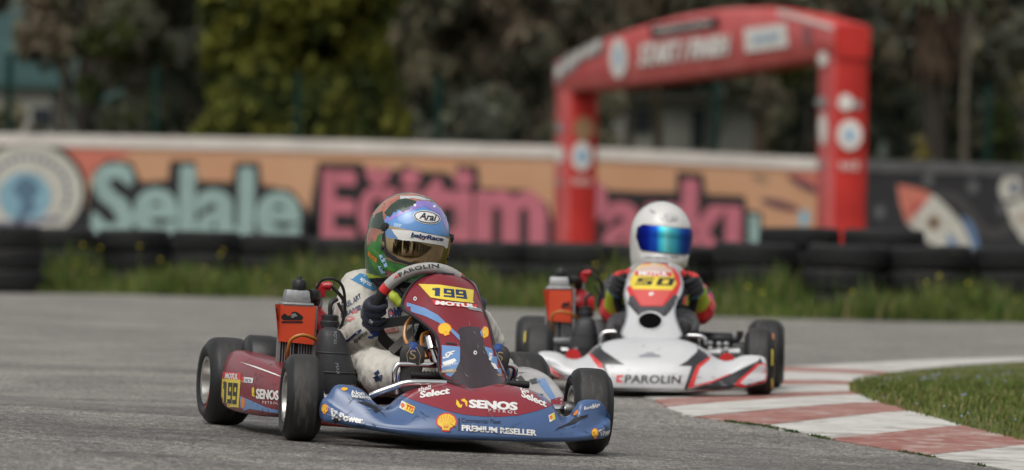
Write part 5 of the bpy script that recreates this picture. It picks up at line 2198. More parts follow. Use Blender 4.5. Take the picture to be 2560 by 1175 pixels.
S.block('50', z_(668, 505, 870, 510, 886, 470, 690, 468), V_black, 5, .25)
S.poly(z_(650, 528, 870, 534, 815, 618, 705, 618), mat('vinyl_coral', (.6, .1, .09), .4), 4)
S.poly(z_(745, 552, 760, 545, 772, 550, 768, 560, 752, 566, 745, 560), V_white, 5)
S.poly([(1280 + x / 2.176, 480 + y / 2.176) for x, y in ellipse(752, 703, 66, 46, 0, 30)], mat('intake_painted_shade', (.003, .003, .003), .95, spec=.05), 5)  # shade inside the intake painted on as a flat black disc
S.done()
# intake lip
c = None
lip = []
bv = BVHTree.FromPolygons([v.co.copy() for v in nas2.data.vertices], [tuple(p.vertices) for p in nas2.data.polygons])
inv2 = K2.inverted()
for x, y in ellipse(752, 703, 68, 48, 0, 30):
    d = (inv2.to_3x3() @ ray(1280 + x / 2.176, 480 + y / 2.176)).normalized()
    h = bv.ray_cast(inv2 @ CAMLOC, d)[0]
    if h:
        lip.append(h)
mb = MB()
mb.tube(lip, .005, 8, closed=True)
mb.build('intake_lip', paint_white, nas2)
pod2 = [(.82, -.48, -.40, .075, .2, .03), (.80, -.49, -.37, .06, .2, .03), (.65, -.49, -.35, .05, .2, .03), (.45, -.485, -.34, .045, .18, .03), (.26, -.46, -.33, .05, .15, .03), (.2, -.44, -.34, .07, .12, .03)]
sidepod(kart2, pod2, blackm, 1)
sidepod(kart2, pod2, blackm, -1)
shield2, box2 = engine(kart2, k2, {'shield': (-.398, -.308, .262, .382), 'airbox': (k2(1455, 905, .34), k2(1465, 792, .34)), 'filter': k2(1464, 790, .42)})
S = Stickers(shield2, kart2, 8)
S.poly(q(1404, 762, 1410, 756, 1418, 757, 1424, 751, 1432, 756, 1440, 759, 1444, 764, 1404, 766), V_black, 2)
S.poly(q(1404, 768, 1444, 768, 1444, 771, 1404, 771), V_black, 2)
S.done()
c2 = k2(1639, 745, .36)
grip_w = mat('grip_pale_grey', (.4, .39, .37), .7, bump=.2, bscale=200)
SW2, u2, v2 = steering(kart2, c2, .148, radians(27), [(52, 128, .017, grip_w), (128, 136, .017, V_red), (44, 52, .017, V_red), (136, 404, .0165, suede)], Vector((.0, .03, .16)), frame_r)
pedals(kart2, [[k2(1500, 862, 0), k2(1510, 832, 0), k2(1560, 830, 0)], [k2(1700, 838, 0), k2(1755, 842, 0), k2(1765, 862, 0)]], chrome)
mb = MB()
a, b = k2(1752, 848, .55), k2(1832, 850, .55)
mb.tube([a, a.lerp(b, .06), a.lerp(b, .94), b], [.022, .028, .028, .022], 18)
mb.tube([b, k2(1842, 850, .55), k2(1850, 838, .55), k2(1850, 828, .55)], .013, 12)
mb.build('silencer', blackp, kart2)
mb = MB()
for px, py in ((1775, 866), (1797, 868), (1815, 868)):
    mb.tube([k2(px, py + 14, .4), k2(px, py - 6, .42)], .012, 10)
    mb.ell(k2(px, py - 7, .41), (.014, .014, .012), None, 10, 8)
mb.tube([k2(1760, 885, .4), k2(1850, 882, .4)], .02, 12)
mb.build('brake_caliper', cast, kart2, bevel=0)
mb = MB()
mb.lathe([(0, -.01), (.03, -.01), (.03, .01), (0, .01)], Matrix.Translation(k2(1817, 902, -.02)) @ Matrix.Rotation(pi / 2, 4, 'X'), 20)
mb.build('hub_cap', V_red, kart2)
mb = MB()
mb.lathe([(0, -.01), (.03, -.01), (.03, .01), (0, .01)], Matrix.Translation(k2(1433, 892, -.02)) @ Matrix.Rotation(pi / 2, 4, 'X'), 20)
mb.build('hub_cap', V_red, kart2)
# ================================================================== drivers
def chain(mb, pts, rad, n=16, sub=5, flat=1.0):
    """tapered limb: spline through joints with a radius at each, rounded ends"""
    P = spline(pts, sub)
    R = []
    for i in range(len(pts) - 1):
        for k in range(sub):
            t = k / sub
            R.append(lerp(rad[i], rad[i + 1], t * t * (3 - 2 * t)))
    R.append(rad[-1])
    mb.tube(P, R, n, flat=flat)
    mb.ell(P[0], (R[0],) * 3, None, 14, 8)
    mb.ell(P[-1], (R[-1],) * 3, None, 14, 8)


def crumple(o, amp, sc, seed=0, fn=None):
    """cloth folds pressed into the surface"""
    me = o.data
    me.update()
    ns = [v.normal.copy() for v in me.vertices]
    for v, n in zip(me.vertices, ns):
        p = v.co * sc
        k = 1 - abs(noise.noise(p + Vector((seed, 0, 0)))) * 2
        k2_ = 1 - abs(noise.noise(p * 2.3 + Vector((seed, 5, 0)))) * 2
        a = amp * (fn(v.co) if fn else 1)
        v.co += n * a * (.8 * (k ** 3) + .4 * k2_ - .3)
    me.update()


def zone_paint(o, mats, fn):
    me = o.data
    me.materials.clear()
    for m in mats:
        me.materials.append(m)
    for p in me.polygons:
        p.material_index = fn(p.center, p.normal)
        p.use_smooth = True


def glove(root, C, t, out, front, mats, name='glove', wrist=None, s=1.0, zone=None, gaunt=1.0):
    """hand closed round the rim: palm on the driver's side, four unequal fingers over the front, thumb along the rim"""
    t, out, front = t.normalized(), out.normalized(), front.normalized()
    mb = MB()
    R0 = .0165
    # palm, from heel to knuckles
    palm_c = C + out * .021 * s - front * .022 * s
    rot = Matrix((t, out, front)).transposed()
    mb.ell(palm_c, (.041 * s, .019 * s, .024 * s), rot, 18, 12)
    mb.ell(C + out * .014 * s - front * .03 * s + t * .004, (.038 * s, .021 * s, .018 * s), rot, 18, 12)
    lens = [.88, 1.0, .96, .78]
    for k in range(4):
        off = t * ((k - 1.5) * .0205 * s)
        L = lens[k]
        pts = []
        rr = (.029 + .001 * (k % 2)) * s
        for a in (-38, 8, 52, 96, 96 + 46 * L):
            an = radians(a)
            pts.append(C + off + t * (.0015 * (k - 1.5)) * (a / 60) + (out * cos(an) + front * sin(an)) * rr * (1.04 if a in (8, 96) else 1))
        chain(mb, pts, [.0115 * s, .0118 * s, .0106 * s, .0098 * s, .0085 * s], 10, 4)
        mb.ell(C + off + (out * cos(radians(4)) + front * sin(radians(4))) * rr * 1.1, (.0118 * s,) * 3, None, 10, 6)
    # thumb leaves the side of the palm near the wrist and closes from the inner side
    a0 = C - front * .034 * s + out * .006 * s + t * .03 * s
    pts = [a0, C - front * .031 * s - out * .012 * s + t * .04 * s, C - front * .012 * s - out * .027 * s + t * .036 * s, C + front * .008 * s - out * .027 * s + t * .028 * s]
    chain(mb, pts, [.0135 * s, .0128 * s, .0115 * s, .0095 * s], 10, 4)
    if wrist is not None:
        hb = C + out * .016 * s - front * .034 * s - t * .012 * s
        w1 = hb.lerp(wrist, .5)
        chain(mb, [hb, w1, wrist], [.025 * s, .0275 * s * gaunt, .034 * s * gaunt], 16, 4)
    o = mb.build(name, mats[0], root)
    remesh(o, .0034, 3, .5)
    if zone:
        zone_paint(o, mats, zone)
    else:
        zone_paint(o, [mats[0]], lambda c, n: 0)
    return o


def boot(root, heel, toe, top, width, mats):
    """racing boot: sole towards the viewer, upper rising to the ankle"""
    heel, toe, top = Vector(heel), Vector(toe), Vector(top)
    up = (toe - heel).normalized()
    back = (top - heel) - up * (top - heel).dot(up)
    back.normalize()
    sd = up.cross(back).normalized()
    Ln = (toe - heel).length
    mb = MB()
    rings = []
    prof = [(0.0, .55, .0), (.04, .8, .0), (.2, .82, 0), (.45, .8, .004), (.68, 1.0, .0), (.84, .98, .002), (.95, .75, .006), (1.0, .4, .012)]
    for (u, w, lift) in prof:
        c = heel + up * Ln * u + back * lift
        r = []
        for k in range(16):
            a = 2 * pi * k / 16
            r.append(c + sd * (width / 2 * w * cos(a)) + back * (.009 * (sin(a))))
        rings.append(r)
    mb.loft(rings)
    sole = mb
    mb2 = MB()
    chain(mb2, [heel + up * .015 + back * .02, heel + up * Ln * .45 + back * .032, heel + up * Ln * .72 + back * .022, toe - up * .018 + back * .014], [width * .36, width * .37, width * .4, width * .3], 16, 5)
    chain(mb2, [heel + up * .03 + back * .025, top], [width * .38, width * .42], 16, 5)
    b = mb2.build('boot', mats[0], root)
    remesh(b, .006, 4)
    zone_paint(b, [mats[0]], lambda c, n: 0)
    so = sole.build('sole', mats[1], b)
    subsurf(so, 1)
    return b, so, (heel, up, sd, back, Ln)


def helmet_builder(root, M, shell_m, liner_m, visor_m, port=(-.078, .022), vis=(-.088, .042), width=.1235, vis_th=80, pivot_m=None):
    """full-face shell with an eye port, padded liner and a visor standing proud of the shell"""
    HT, HB = .136, -.128
    def rad_at(th, z, k=1.0):
        # th: 0 = face, positive to the wearer's left; returns point
        if z >= 0:
            h = sqrt(max(0, 1 - (z / HT) ** 2.15))
        else:
            h = 1 - .13 * (-z / -HB) ** 2.2
        a = width * h
        fy = .142 * h
        if z < 0:
            fy = .142 * (1 + .05 * sin(min(1, -z / .09) * pi / 2)) - .03 * smooth(-.1, -.13, z)
        by = .138 * h
        if z < -.05:
            by -= .03 * smooth(-.05, -.128, z)
        y = -cos(th) * (fy if cos(th) > 0 else by)
        x = sin(th) * a
        return Vector((x * k, y * k, z * (k if z > 0 else 1)))
    zs = [HB + (HT - HB) * (1 - cos(pi * .5 * (1 + i / 36))) if False else None for i in range(1)]
    zl = [HB, -.124, -.115, -.105, -.095]
    zl += [port[0], port[0] + .025, port[0] + .05, port[0] + .075, port[1]]
    z = port[1]
    while z < .11:
        z += .013
        zl.append(min(z, .112))
    zl += [.12, .126, .131, .134, .1355]
    zl = sorted(set(zl))
    N = 112
    mb = MB()
    idx = {}
    vs = []
    for j, z in enumerate(zl):
        for i in range(N):
            th = 2 * pi * i / N
            idx[(j, i)] = len(vs)
            vs.append(M @ rad_at(th, z))
    top = len(vs)
    vs.append(M @ Vector((0, 0, HT)))
    fs = []
    for j in range(len(zl) - 1):
        zm = (zl[j] + zl[j + 1]) / 2
        for i in range(N):
            th = 2 * pi * (i + .5) / N
            t = th if th < pi else th - 2 * pi
            if abs(t) < radians(vis_th - 10) and port[0] < zm < port[1]:
                continue
            fs.append((idx[(j, i)], idx[(j, (i + 1) % N)], idx[(j + 1, (i + 1) % N)], idx[(j + 1, i)]))
    j = len(zl) - 1
    for i in range(N):
        fs.append((idx[(j, i)], idx[(j, (i + 1) % N)], top))
    mb.add(vs, fs)
    o = mb.build('helmet', [shell_m, liner_m], root, angle=60, fixn=False)
    s = o.modifiers.new('t', 'SOLIDIFY')
    s.thickness = .016
    s.offset = -1
    s.material_offset = 1
    s.material_offset_rim = 1
    bake(o)
    # visor
    mb = MB()
    rings = []
    nz = 14
    for j in range(nz + 1):
        z = lerp(vis[0], vis[1], j / nz)
        r = []
        for i in range(61):
            th = radians(lerp(-vis_th, vis_th, i / 60))
            e = abs(lerp(-1, 1, i / 60))
            # ends taper to the pivots
            zz = lerp(z, .02 + (z - .02) * .45, smooth(.8, 1, e))
            p = rad_at(th, zz)
            n = Vector((p.x, p.y, 0)).normalized()
            r.append(M @ (p + n * .0045))
        rings.append(r)
    mb.loft(rings, closed=False, caps=False)
    v = mb.build('visor', visor_m, o, fixn=False)
    me = v.data
    cc = M @ Vector((0, 0, 0))
    if sum((p.center - cc).dot(p.normal) * p.area for p in me.polygons) < 0:
        me.flip_normals()
    me.polygons.foreach_set('use_smooth', [True] * len(me.polygons))
    for sg in (() if pivot_m else (-1, 1)):
        mb = MB()
        p = rad_at(radians((vis_th - 2) * sg), .03 if False else (vis[1] - .008))
        n = (M.to_3x3() @ Vector((sin(radians(vis_th * sg)), -cos(radians(vis_th * sg)) * .3, 0))).normalized()
        c = M @ p
        mb.tube([c - n * .004, c + n * .008, c + n * .010], [.014, .014, .010], 16)
        mb.build('visor_pivot', blackp, o)
        mb = MB()
        p3 = M @ rad_at(radians((vis_th - 5) * sg), vis[0] + .035)
        mb.tube([p3, p3 + n * .009], [.008, .006], 10)
        mb.build('visor_latch', blackp, o)
    # top vents
    mb = MB()
    c = M @ (rad_at(pi, .07) * 1.02)
    mb.ell(c, (.05, .02, .028), M.to_3x3(), 16, 10)
    mb.build('vent', shell_m, o)
    return o, v, rad_at


def face(root, M, skin, hair_m):
    """head inside the helmet with brow, eyes, nose and mouth"""
    mb = MB()
    mb.ell((0, .0, .0), (.072, .088, .1), None, 24, 16)
    mb.ell((0, -.03, -.055), (.05, .05, .05), None, 20, 12)
    mb.ell((0, -.086, -.032), (.011, .016, .012), None, 12, 8)
    mb.tube([(0, -.078, .0), (0, -.088, -.03)], [.007, .011], 10)
    for s in (-1, 1):
        mb.ell((s * .03, -.066, .014), (.024, .014, .008), None, 12, 8)
        mb.ell((s * .038, -.058, -.035), (.022, .02, .02), None, 12, 8)
        mb.ell((s * .073, .01, -.015), (.01, .018, .028), None, 10, 8)
    mb.tube([(-.016, -.079, -.066), (0, -.083, -.064), (.016, -.079, -.066)], .006, 8)
    mb.tube([(-.014, -.078, -.074), (0, -.081, -.076), (.014, -.078, -.074)], .006, 8)
    mb.tube([(0, .01, -.06), (0, .03, -.17)], .05, 16)
    h = mb.build('head', skin, root)
    remesh(h, .004, 4, .5)
    zone_paint(h, [skin, mat('balaclava', (.015, .016, .02), .9)], lambda c, n: 0 if (c.y < -.02 and abs(c.x) < .05 and -.04 < c.z < .018) else 1)
    h.data.transform(M)
    for n_, mt_, rr in (('eye', mat('eye_white', (.7, .68, .64), .2), None),):
        for s in (-1, 1):
            e = MB()
            c = Vector((s * .031, -.068, -.004))
            e.ell(c, (.0135, .0115, .0115), None, 14, 10, 0)
            e.ell(c + Vector((-.001, -.0085, 0)), (.0062, .004, .0062), None, 10, 8, 1)
            eo = e.build('eye', [mt_, mat('iris_dark', (.03, .018, .01), .1)], h)
            eo.data.transform(M)
    br = MB()
    for s in (-1, 1):
        br.tube(spline([(s * .014, -.0805, .016), (s * .032, -.079, .021), (s * .05, -.068, .014)], 4), [.0032] * 4 + [.0038] * 4 + [.002], 8)
    bo = br.build('eyebrow', hair_m, h)
    bo.data.transform(M)
    hr = MB()
    hr.ell((0, .008, .03), (.076, .09, .083), None, 20, 12)
    ho = hr.build('hair', hair_m, h)
    ho.data.transform(M)
    return h


fabric_w = mat('suit_offwhite', (.5, .475, .42), .85, var=.1, vscale=9, bump=.35, bscale=45, sheen=.2, dirt=((.33, .31, .27), 5, .6, (1, 1, 1)))
fabric_b = mat('suit_print_blue', (.05, .2, .38), .8, bump=.2, bscale=60)
navy_f = mat('glove_navy', (.007, .01, .024), .8, bump=.3, bscale=120, sheen=.2)
blue_cuff = mat('glove_blue', (.012, .04, .2), .75, bump=.25, bscale=120)
boot_blue = mat('boot_blue', (.015, .05, .2), .6, bump=.1)
sole_m = mat('boot_sole', (.03, .028, .027), .6, bump=.2, bscale=60, var=.2, vscale=20)
skin = mat('skin', (.38, .19, .12), .5)
hair_m = mat('hair_dark', (.025, .018, .014), .6)
liner = mat('helmet_liner', (.012, .012, .014), .9)
collar_y = mat('collar_lime', (.5, .6, .06), .6)
collar_k = mat('collar_black', (.025, .023, .03), .7, bump=.2, bscale=80)

# ------------------------------------------------------------------ driver of kart 1
d1 = thing('person', 'driver in off-white racing suit and painted blue and green helmet gripping the grey wheel', 'person', K1)
sh_l, sh_r = k1(900, 722, .66), None
sh_r = Vector((.15, .66, sh_l.z - .005))
el_l = k1(888, 852, .52)
wr_l = k1(922, 820, .405)
C_l = c1 + u1 * .148 * cos(radians(186)) + v1 * .148 * sin(radians(186))
C_r = c1 + u1 * .148 * cos(radians(4)) + v1 * .148 * sin(radians(4))
wr_r = C_r + Vector((.03, .085, -.01))
el_r = Vector((.27, .56, .28))
pel = Vector((.0, .74, .15))
chest = Vector((.01, .70, .37))
neckp = Vector((.015, .66, .475))
kn_l, kn_r = k1(938, 925, .36), Vector((.17, .36, .215))
hp_l, hp_r = Vector((-.085, .66, .14)), Vector((.085, .66, .14))
boot_l = (k1(1022, 985, -.02), k1(1034, 858, -.02), k1(1020, 940, .075))
boot_r = (k1(1236, 975, -.02), k1(1246, 862, -.02), k1(1250, 925, .075))
an_l, an_r = Vector(boot_l[2]) + Vector((0, .015, 0)), Vector(boot_r[2]) + Vector((0, .015, 0))
mb = MB()
chain(mb, [pel, Vector((0, .74, .27)), chest, Vector((.012, .68, .43))], [.125, .122, .13, .10], 20)
chain(mb, [sh_l + Vector((.03, .02, .0)), chest + Vector((-.04, 0, .045))], [.066, .1], 16)
chain(mb, [sh_r + Vector((-.03, .02, .0)), chest + Vector((.04, 0, .045))], [.066, .1], 16)
chain(mb, [chest, neckp], [.09, .058], 16)
for sh, el, wr in ((sh_l, el_l, wr_l), (sh_r, el_r, wr_r)):
    up = sh.lerp(el, .5) + Vector((-.014 if sh is sh_l else .014, -.01, .0))
    chain(mb, [sh, up, el], [.062, .06, .054], 16)
    chain(mb, [el, el.lerp(wr, .5) + Vector((0, 0, -.004)), wr], [.054, .05, .04], 16)
for hp, kn, an in ((hp_l, kn_l, an_l), (hp_r, kn_r, an_r)):
    chain(mb, [hp, hp.lerp(kn, .5) + Vector((0, 0, .012)), kn], [.085, .078, .066], 18)
    chain(mb, [kn, kn.lerp(an, .45) + Vector((0, 0, -.012)), an], [.066, .062, .048], 16)
suit1 = mb.build('racing_suit', fabric_w, d1)
remesh(suit1, .0085, 5, .55)


def foldamt(p):
    a = min((p - el_l).length, (p - kn_l).length, (p - kn_r).length, (p - el_r).length)
    return .55 + .8 * smooth(.17, .03, a)


crumple(suit1, .0095, 17, 3, foldamt)
zone_paint(suit1, [fabric_w], lambda c, n: 0)
S = Stickers(suit1, d1, 9)
S.poly(q(881, 697, 900, 683, 918, 688, 942, 727, 930, 726, 905, 714, 874, 697), fabric_b, 2)
S.text('sparco', q(898, 702, 924, 720, 930, 710, 904, 694), V_white, 4, .02)
S.text('BIREL ART', q(856, 776, 905, 744, 900, 733, 852, 764), V_navy, 3, .03, .2)
S.text('KART', q(872, 784, 906, 770, 904, 764, 870, 778), V_black, 3, .0, .3)
S.text('IAME', q(868, 788, 902, 774, 900, 762, 866, 778), V_navy, 3, .05)
S.poly(ellipse(858, 786, 6, 9, .2, 16), V_navy, 3)
S.poly(ellipse(858, 786, 3.2, 5.5, .2, 14), fabric_w, 4)
S.text('AK', q(880, 786, 896, 780, 893, 772, 878, 778), V_red, 4, .04, .2)
S.poly(ellipse(876, 797, 11, 6, -.1, 18), mat('suit_print_pink', (.5, .16, .14), .8), 3)
S.text('VEGA', q(867, 800, 886, 797, 885, 792, 866, 795), V_white, 4, .0)
S.poly(q(857, 853, 872, 846, 888, 832, 903, 822, 905, 828, 890, 838, 875, 851, 858, 858), V_navy, 3)
S.text('sparco', q(888, 861, 921, 838, 916, 827, 884, 851), V_black, 3, .02)
S.poly(q(950, 812, 990, 806, 998, 828, 958, 836), mat('suit_print_pink', (.5, .16, .14), .8), 3)
S.poly(q(953, 814, 988, 809, 995, 826, 960, 833), fabric_w, 4)
S.text('RANGE', q(960, 822, 988, 817, 987, 811, 958, 816), V_red, 5, .02)
S.text('DRIVER', q(963, 831, 991, 826, 990, 819, 961, 824), V_red, 5, .02)
S.text('OMP', q(972, 800, 1010, 790, 1006, 765, 968, 772), V_navy, 3, .05)
S.poly(q(972, 776, 990, 782, 986, 788, 970, 784), V_red, 3)
S.text('KG', q(1030, 826, 1050, 822, 1048, 812, 1028, 818), V_blue, 3, .03)
S.poly(q(938, 930, 946, 924, 950, 932, 944, 938, 935, 936), V_navy, 3)
S.poly(q(932, 944, 945, 938, 952, 946, 940, 950), V_navy, 3)
S.text('OMP', q(938, 955, 958, 952, 956, 936, 936, 940), V_navy, 4, .03, .2)
S.done()

tang_l = (-u1 * sin(radians(186)) + v1 * cos(radians(186)))
out_l = (C_l - c1).normalized()
fr = Vector((0, -cos(radians(27)), -sin(radians(27))))
g1 = glove(d1, C_l, -tang_l, out_l, fr, [navy_f, blue_cuff], 'glove', wr_l + Vector((.004, -.008, 0)), .98, lambda c, n: 1 if (c - wr_l).length < .05 and (c - C_l).length > .055 else 0)
S = Stickers(g1, d1, 5)
S.text('SI', q(938, 762, 945, 766, 948, 757, 941, 753), V_white, 3, .02)
S.text('OMP', q(922, 806, 930, 812, 933, 804, 925, 798), V_white, 3, .0)
S.done()
tang_r = (-u1 * sin(radians(4)) + v1 * cos(radians(4)))
glove(d1, C_r, tang_r, (C_r - c1).normalized(), fr, [navy_f, blue_cuff], 'glove', wr_r, .98, lambda c, n: 1 if (c - wr_r).length < .05 and (c - C_r).length > .05 else 0)
for bt in (boot_l, boot_r):
    b_, so, fr_ = boot(d1, *bt, .078, [boot_blue, sole_m])
    heel, up, sd, back, Ln = fr_
    # stitched emblem on the sole
    S = Stickers(so, d1, 5)
    cxp, cyp = (1032, 888) if bt is boot_l else (1250, 892)
    S.text('S', q(cxp - 9, cyp + 10, cxp + 7, cyp + 11, cxp + 9, cyp - 12, cxp - 7, cyp - 13), V_gold, 3, .0)
    if bt is boot_l:
        loop = q(1020, 915, 1016, 885, 1027, 868, 1042, 868, 1052, 888, 1048, 915)
        for i in range(len(loop) - 1):
            (ax, ay), (bx, by) = loop[i], loop[i + 1]
            ln = sqrt((bx - ax) ** 2 + (by - ay) ** 2)
            nx_, ny_ = -(by - ay) / ln, (bx - ax) / ln
            S.poly([(ax, ay), (bx, by), (bx + nx_ * 1.6, by + ny_ * 1.6), (ax + nx_ * 1.6, ay + ny_ * 1.6)], V_gold, 3)
    S.done()

# collar / neck brace
mb = MB()
hc = k1(1020, 592, .60)
for (r_, z_o, rr, mi) in ((.094, -.126, .02, 0),):
    pts = [hc + Vector((.0 + r_ * 1.0 * cos(a), .015 + r_ * sin(a), z_o - .012 * sin(a))) for a in [2 * pi * k / 28 for k in range(28)]]
    mb.tube(pts, rr, 12, closed=True, mi=0)
nb = mb.build('neck_brace', [collar_k], d1)
mb = MB()
for k in range(28):
    if k % 7 in (5, 6):
        continue
    a0, a1 = 2 * pi * k / 28, 2 * pi * (k + 1) / 28
    pts = [hc + Vector(((.094 + .012) * cos(a), .015 + (.094 + .012) * sin(a), -.123 - .012 * sin(a))) for a in (a0, (a0 + a1) / 2, a1)]
    mb.tube(pts, .0145, 8)
mb.build('brace_panel', collar_y, nb)
mb = MB()
chain(mb, [k1(930, 665, .62), k1(938, 690, .60), k1(968, 712, .57), k1(1000, 740, .545)], [.012, .017, .018, .016], 12)
mb.build('collar', collar_k, d1)
mb = MB()
chain(mb, [k1(926, 664, .61), k1(934, 676, .598), k1(946, 690, .585)], [.006, .011, .008], 10)
mb.build('collar_tab', collar_y, d1)
mb = MB()
chain(mb, [k1(976, 728, .54), k1(985, 742, .535), k1(998, 757, .53)], [.008, .016, .013], 10)
mb.build('collar_tab', collar_y, d1)

# helmet: turned a little to the picture's right of the kart's nose, tilted down and over
HM1 = Matrix.Translation(hc) @ Matrix.Rotation(radians(12), 4, 'Z') @ Matrix.Rotation(radians(6), 4, 'Y') @ Matrix.Rotation(radians(7), 4, 'X')
h_blue = mat('helmet_blue', (.1, .27, .58), .18, coat=.8, var=.12, vscale=14)
h_green = mat('helmet_green', (.03, .17, .03), .2, coat=.8, var=.35, vscale=20)
h_dgreen = mat('helmet_dark_green', (.016, .035, .022), .25, coat=.7, var=.3, vscale=25)
h_lgreen = mat('helmet_light_green', (.06, .2, .03), .25, coat=.7, var=.2, vscale=25)
h_copper = mat('helmet_copper', (.36, .13, .085), .22, coat=.8, var=.3, vscale=18)
h_purple = mat('helmet_violet', (.24, .18, .5), .2, coat=.8, var=.2, vscale=14)
h_pale = mat('helmet_pale_sky', (.28, .45, .65), .2, coat=.8, var=.15, vscale=14)
gold_v = bpy.data.materials.new('visor_gold')
gold_v.use_nodes = True
n_, l_ = gold_v.node_tree.nodes, gold_v.node_tree.links
n_.clear()
tr = n_.new('ShaderNodeBsdfTransparent')
tr.inputs['Color'].default_value = (.62, .46, .27, 1)
gl = n_.new('ShaderNodeBsdfGlossy')
gl.inputs['Color'].default_value = (.85, .63, .36, 1)
gl.inputs['Roughness'].default_value = .04
mx = n_.new('ShaderNodeMixShader')
mx.inputs['Fac'].default_value = .45
ou = n_.new('ShaderNodeOutputMaterial')
l_.new(tr.outputs[0], mx.inputs[1])
l_.new(gl.outputs[0], mx.inputs[2])
l_.new(mx.outputs[0], ou.inputs['Surface'])
helm1, vis1, ra1 = helmet_builder(d1, HM1, mat('helmet_mottled', (.022, .11, .026), .25, coat=.5, col2=(.03, .06, .025), vscale=14), liner, gold_v, port=(-.066, .01), vis=(-.075, .03), vis_th=66)
face(d1, HM1 @ Matrix.Translation((0, .004, -.05)), skin, hair_m)
e_ = lambda *a: [(820 + a[i] / 2.6705, 460 + a[i + 1] / 2.6705) for i in range(0, len(a), 2)]
S = Stickers(helm1, d1, 7)
S.poly(e_(372, 250, 400, 200, 520, 130, 640, 105, 740, 140, 800, 240, 812, 400, 800, 380, 700, 335, 560, 310, 378, 300), h_blue, 1)
S.poly(e_(300, 200, 380, 110, 470, 70, 560, 60, 680, 85, 730, 130, 640, 110, 560, 120, 450, 130, 400, 180, 370, 260, 310, 290), h_copper, 1)
S.poly(e_(480, 80, 600, 80, 690, 110, 620, 105, 560, 95, 480, 110), mat('helmet_cream', (.5, .5, .5), .2, coat=.8), 2)
S.poly(e_(560, 125, 640, 110, 720, 130, 790, 220, 800, 330, 740, 200, 640, 150, 520, 190, 400, 250, 375, 240, 470, 190), h_purple, 2)
S.poly(e_(376, 192, 420, 140, 470, 105, 520, 96, 590, 115, 582, 140, 550, 150, 545, 170, 515, 178, 505, 192, 470, 170, 455, 190, 440, 185, 415, 222, 392, 210), h_dgreen, 3)
S.poly(e_(290, 260, 320, 200, 365, 180, 370, 230, 378, 250, 360, 275, 345, 300, 300, 290), h_dgreen, 3)
S.poly(e_(260, 380, 262, 330, 280, 290, 300, 290, 345, 305, 375, 300, 360, 330, 330, 350, 320, 390, 290, 380, 285, 400, 265, 420), h_copper, 2)
S.poly(e_(264, 420, 290, 370, 320, 380, 330, 345, 375, 290, 385, 330, 360, 420, 378, 470, 450, 520, 560, 548, 700, 560, 790, 555, 795, 620, 700, 670, 480, 660, 380, 630, 300, 560, 270, 480), h_green, 2)
S.poly(e_(300, 420, 350, 470, 380, 520, 330, 490, 290, 440), h_lgreen, 3)
S.poly(e_(290, 500, 330, 530, 345, 560, 330, 570, 300, 545), h_lgreen, 3)
S.poly(e_(395, 545, 450, 565, 445, 590, 400, 575), h_lgreen, 3)
S.poly(e_(390, 575, 440, 590, 440, 630, 400, 632, 380, 610), h_copper, 3)
for (x, y, w_, h_) in ((355, 485, 14, 22), (368, 510, 18, 26), (384, 540, 15, 30), (350, 560, 16, 22), (366, 585, 20, 24), (372, 500, 22, 10)):
    S.poly(e_(x - w_, y - h_ * .5, x + w_ * .4, y - h_ * .6, x + w_, y + h_ * .3, x - w_ * .3, y + h_ * .6), h_pale, 4)
for (x, y) in ((362, 498), (378, 525), (355, 560), (372, 575), (390, 600)):
    S.poly(e_(x - 6, y - 6, x + 5, y - 7, x + 6, y + 5, x - 5, y + 6), h_dgreen, 5)
S.text('MAD HOUSE', e_(268, 475, 326, 528, 328, 498, 270, 445), V_orange, 5, .05)
S.poly(e_(440, 260, 500, 270, 480, 290, 440, 285), h_pale, 3)
S.poly(ellipse(820 + 660 / 2.6705, 460 + 223 / 2.6705, 34, 16.5, .16, 36), V_white, 4)
S.poly(ellipse(820 + 660 / 2.6705, 460 + 223 / 2.6705, 32.2, 14.8, .16, 36), V_black, 5)
S.poly(ellipse(820 + 660 / 2.6705, 460 + 223 / 2.6705, 29.5, 12.4, .16, 36), V_white, 6)
S.text('Arai', e_(608, 232, 722, 250, 724, 206, 612, 188), V_black, 7, .03, .25)
S.text('HELMET', e_(640, 245, 698, 255, 699, 247, 641, 237), V_black, 7, .0)
for (x, y) in ((580, 143), (708, 150)):
    S.poly(ellipse(820 + x / 2.67, 460 + y / 2.67, 3.6, 3.4, 0, 12), V_white, 5)
S.poly(ellipse(820 + 519 / 2.67, 460 + 150 / 2.67, 3.2, 3.0, 0, 12), V_black, 5)
S.done()
S = Stickers(vis1, d1, 6)
# dark seal round the lens
S.poly(e_(352, 296, 384, 300, 380, 345, 388, 420, 400, 455, 470, 500, 560, 527, 660, 538, 780, 540, 780, 556, 640, 552, 540, 542, 450, 518, 385, 480, 352, 440), V_black, 1)
S.poly(e_(380, 298, 460, 305, 560, 312, 680, 335, 770, 352, 806, 366, 800, 420, 790, 432, 770, 412, 700, 400, 600, 384, 500, 376, 470, 370, 440, 365, 400, 362, 385, 340), V_white, 2)
S.poly(e_(380, 298, 425, 302, 440, 330, 470, 365, 440, 365, 400, 362, 385, 340), V_lblue, 3)
S.text('babyRace', e_(552, 362, 768, 392, 770, 355, 556, 322), V_navy, 4, .05, .15)
S.poly(e_(546, 356, 570, 358, 570, 361, 546, 359), mat('vinyl_green', (.03, .3, .08), .4), 4)
S.poly(e_(610, 363, 638, 366, 638, 370, 610, 367), V_red, 4)
S.done()

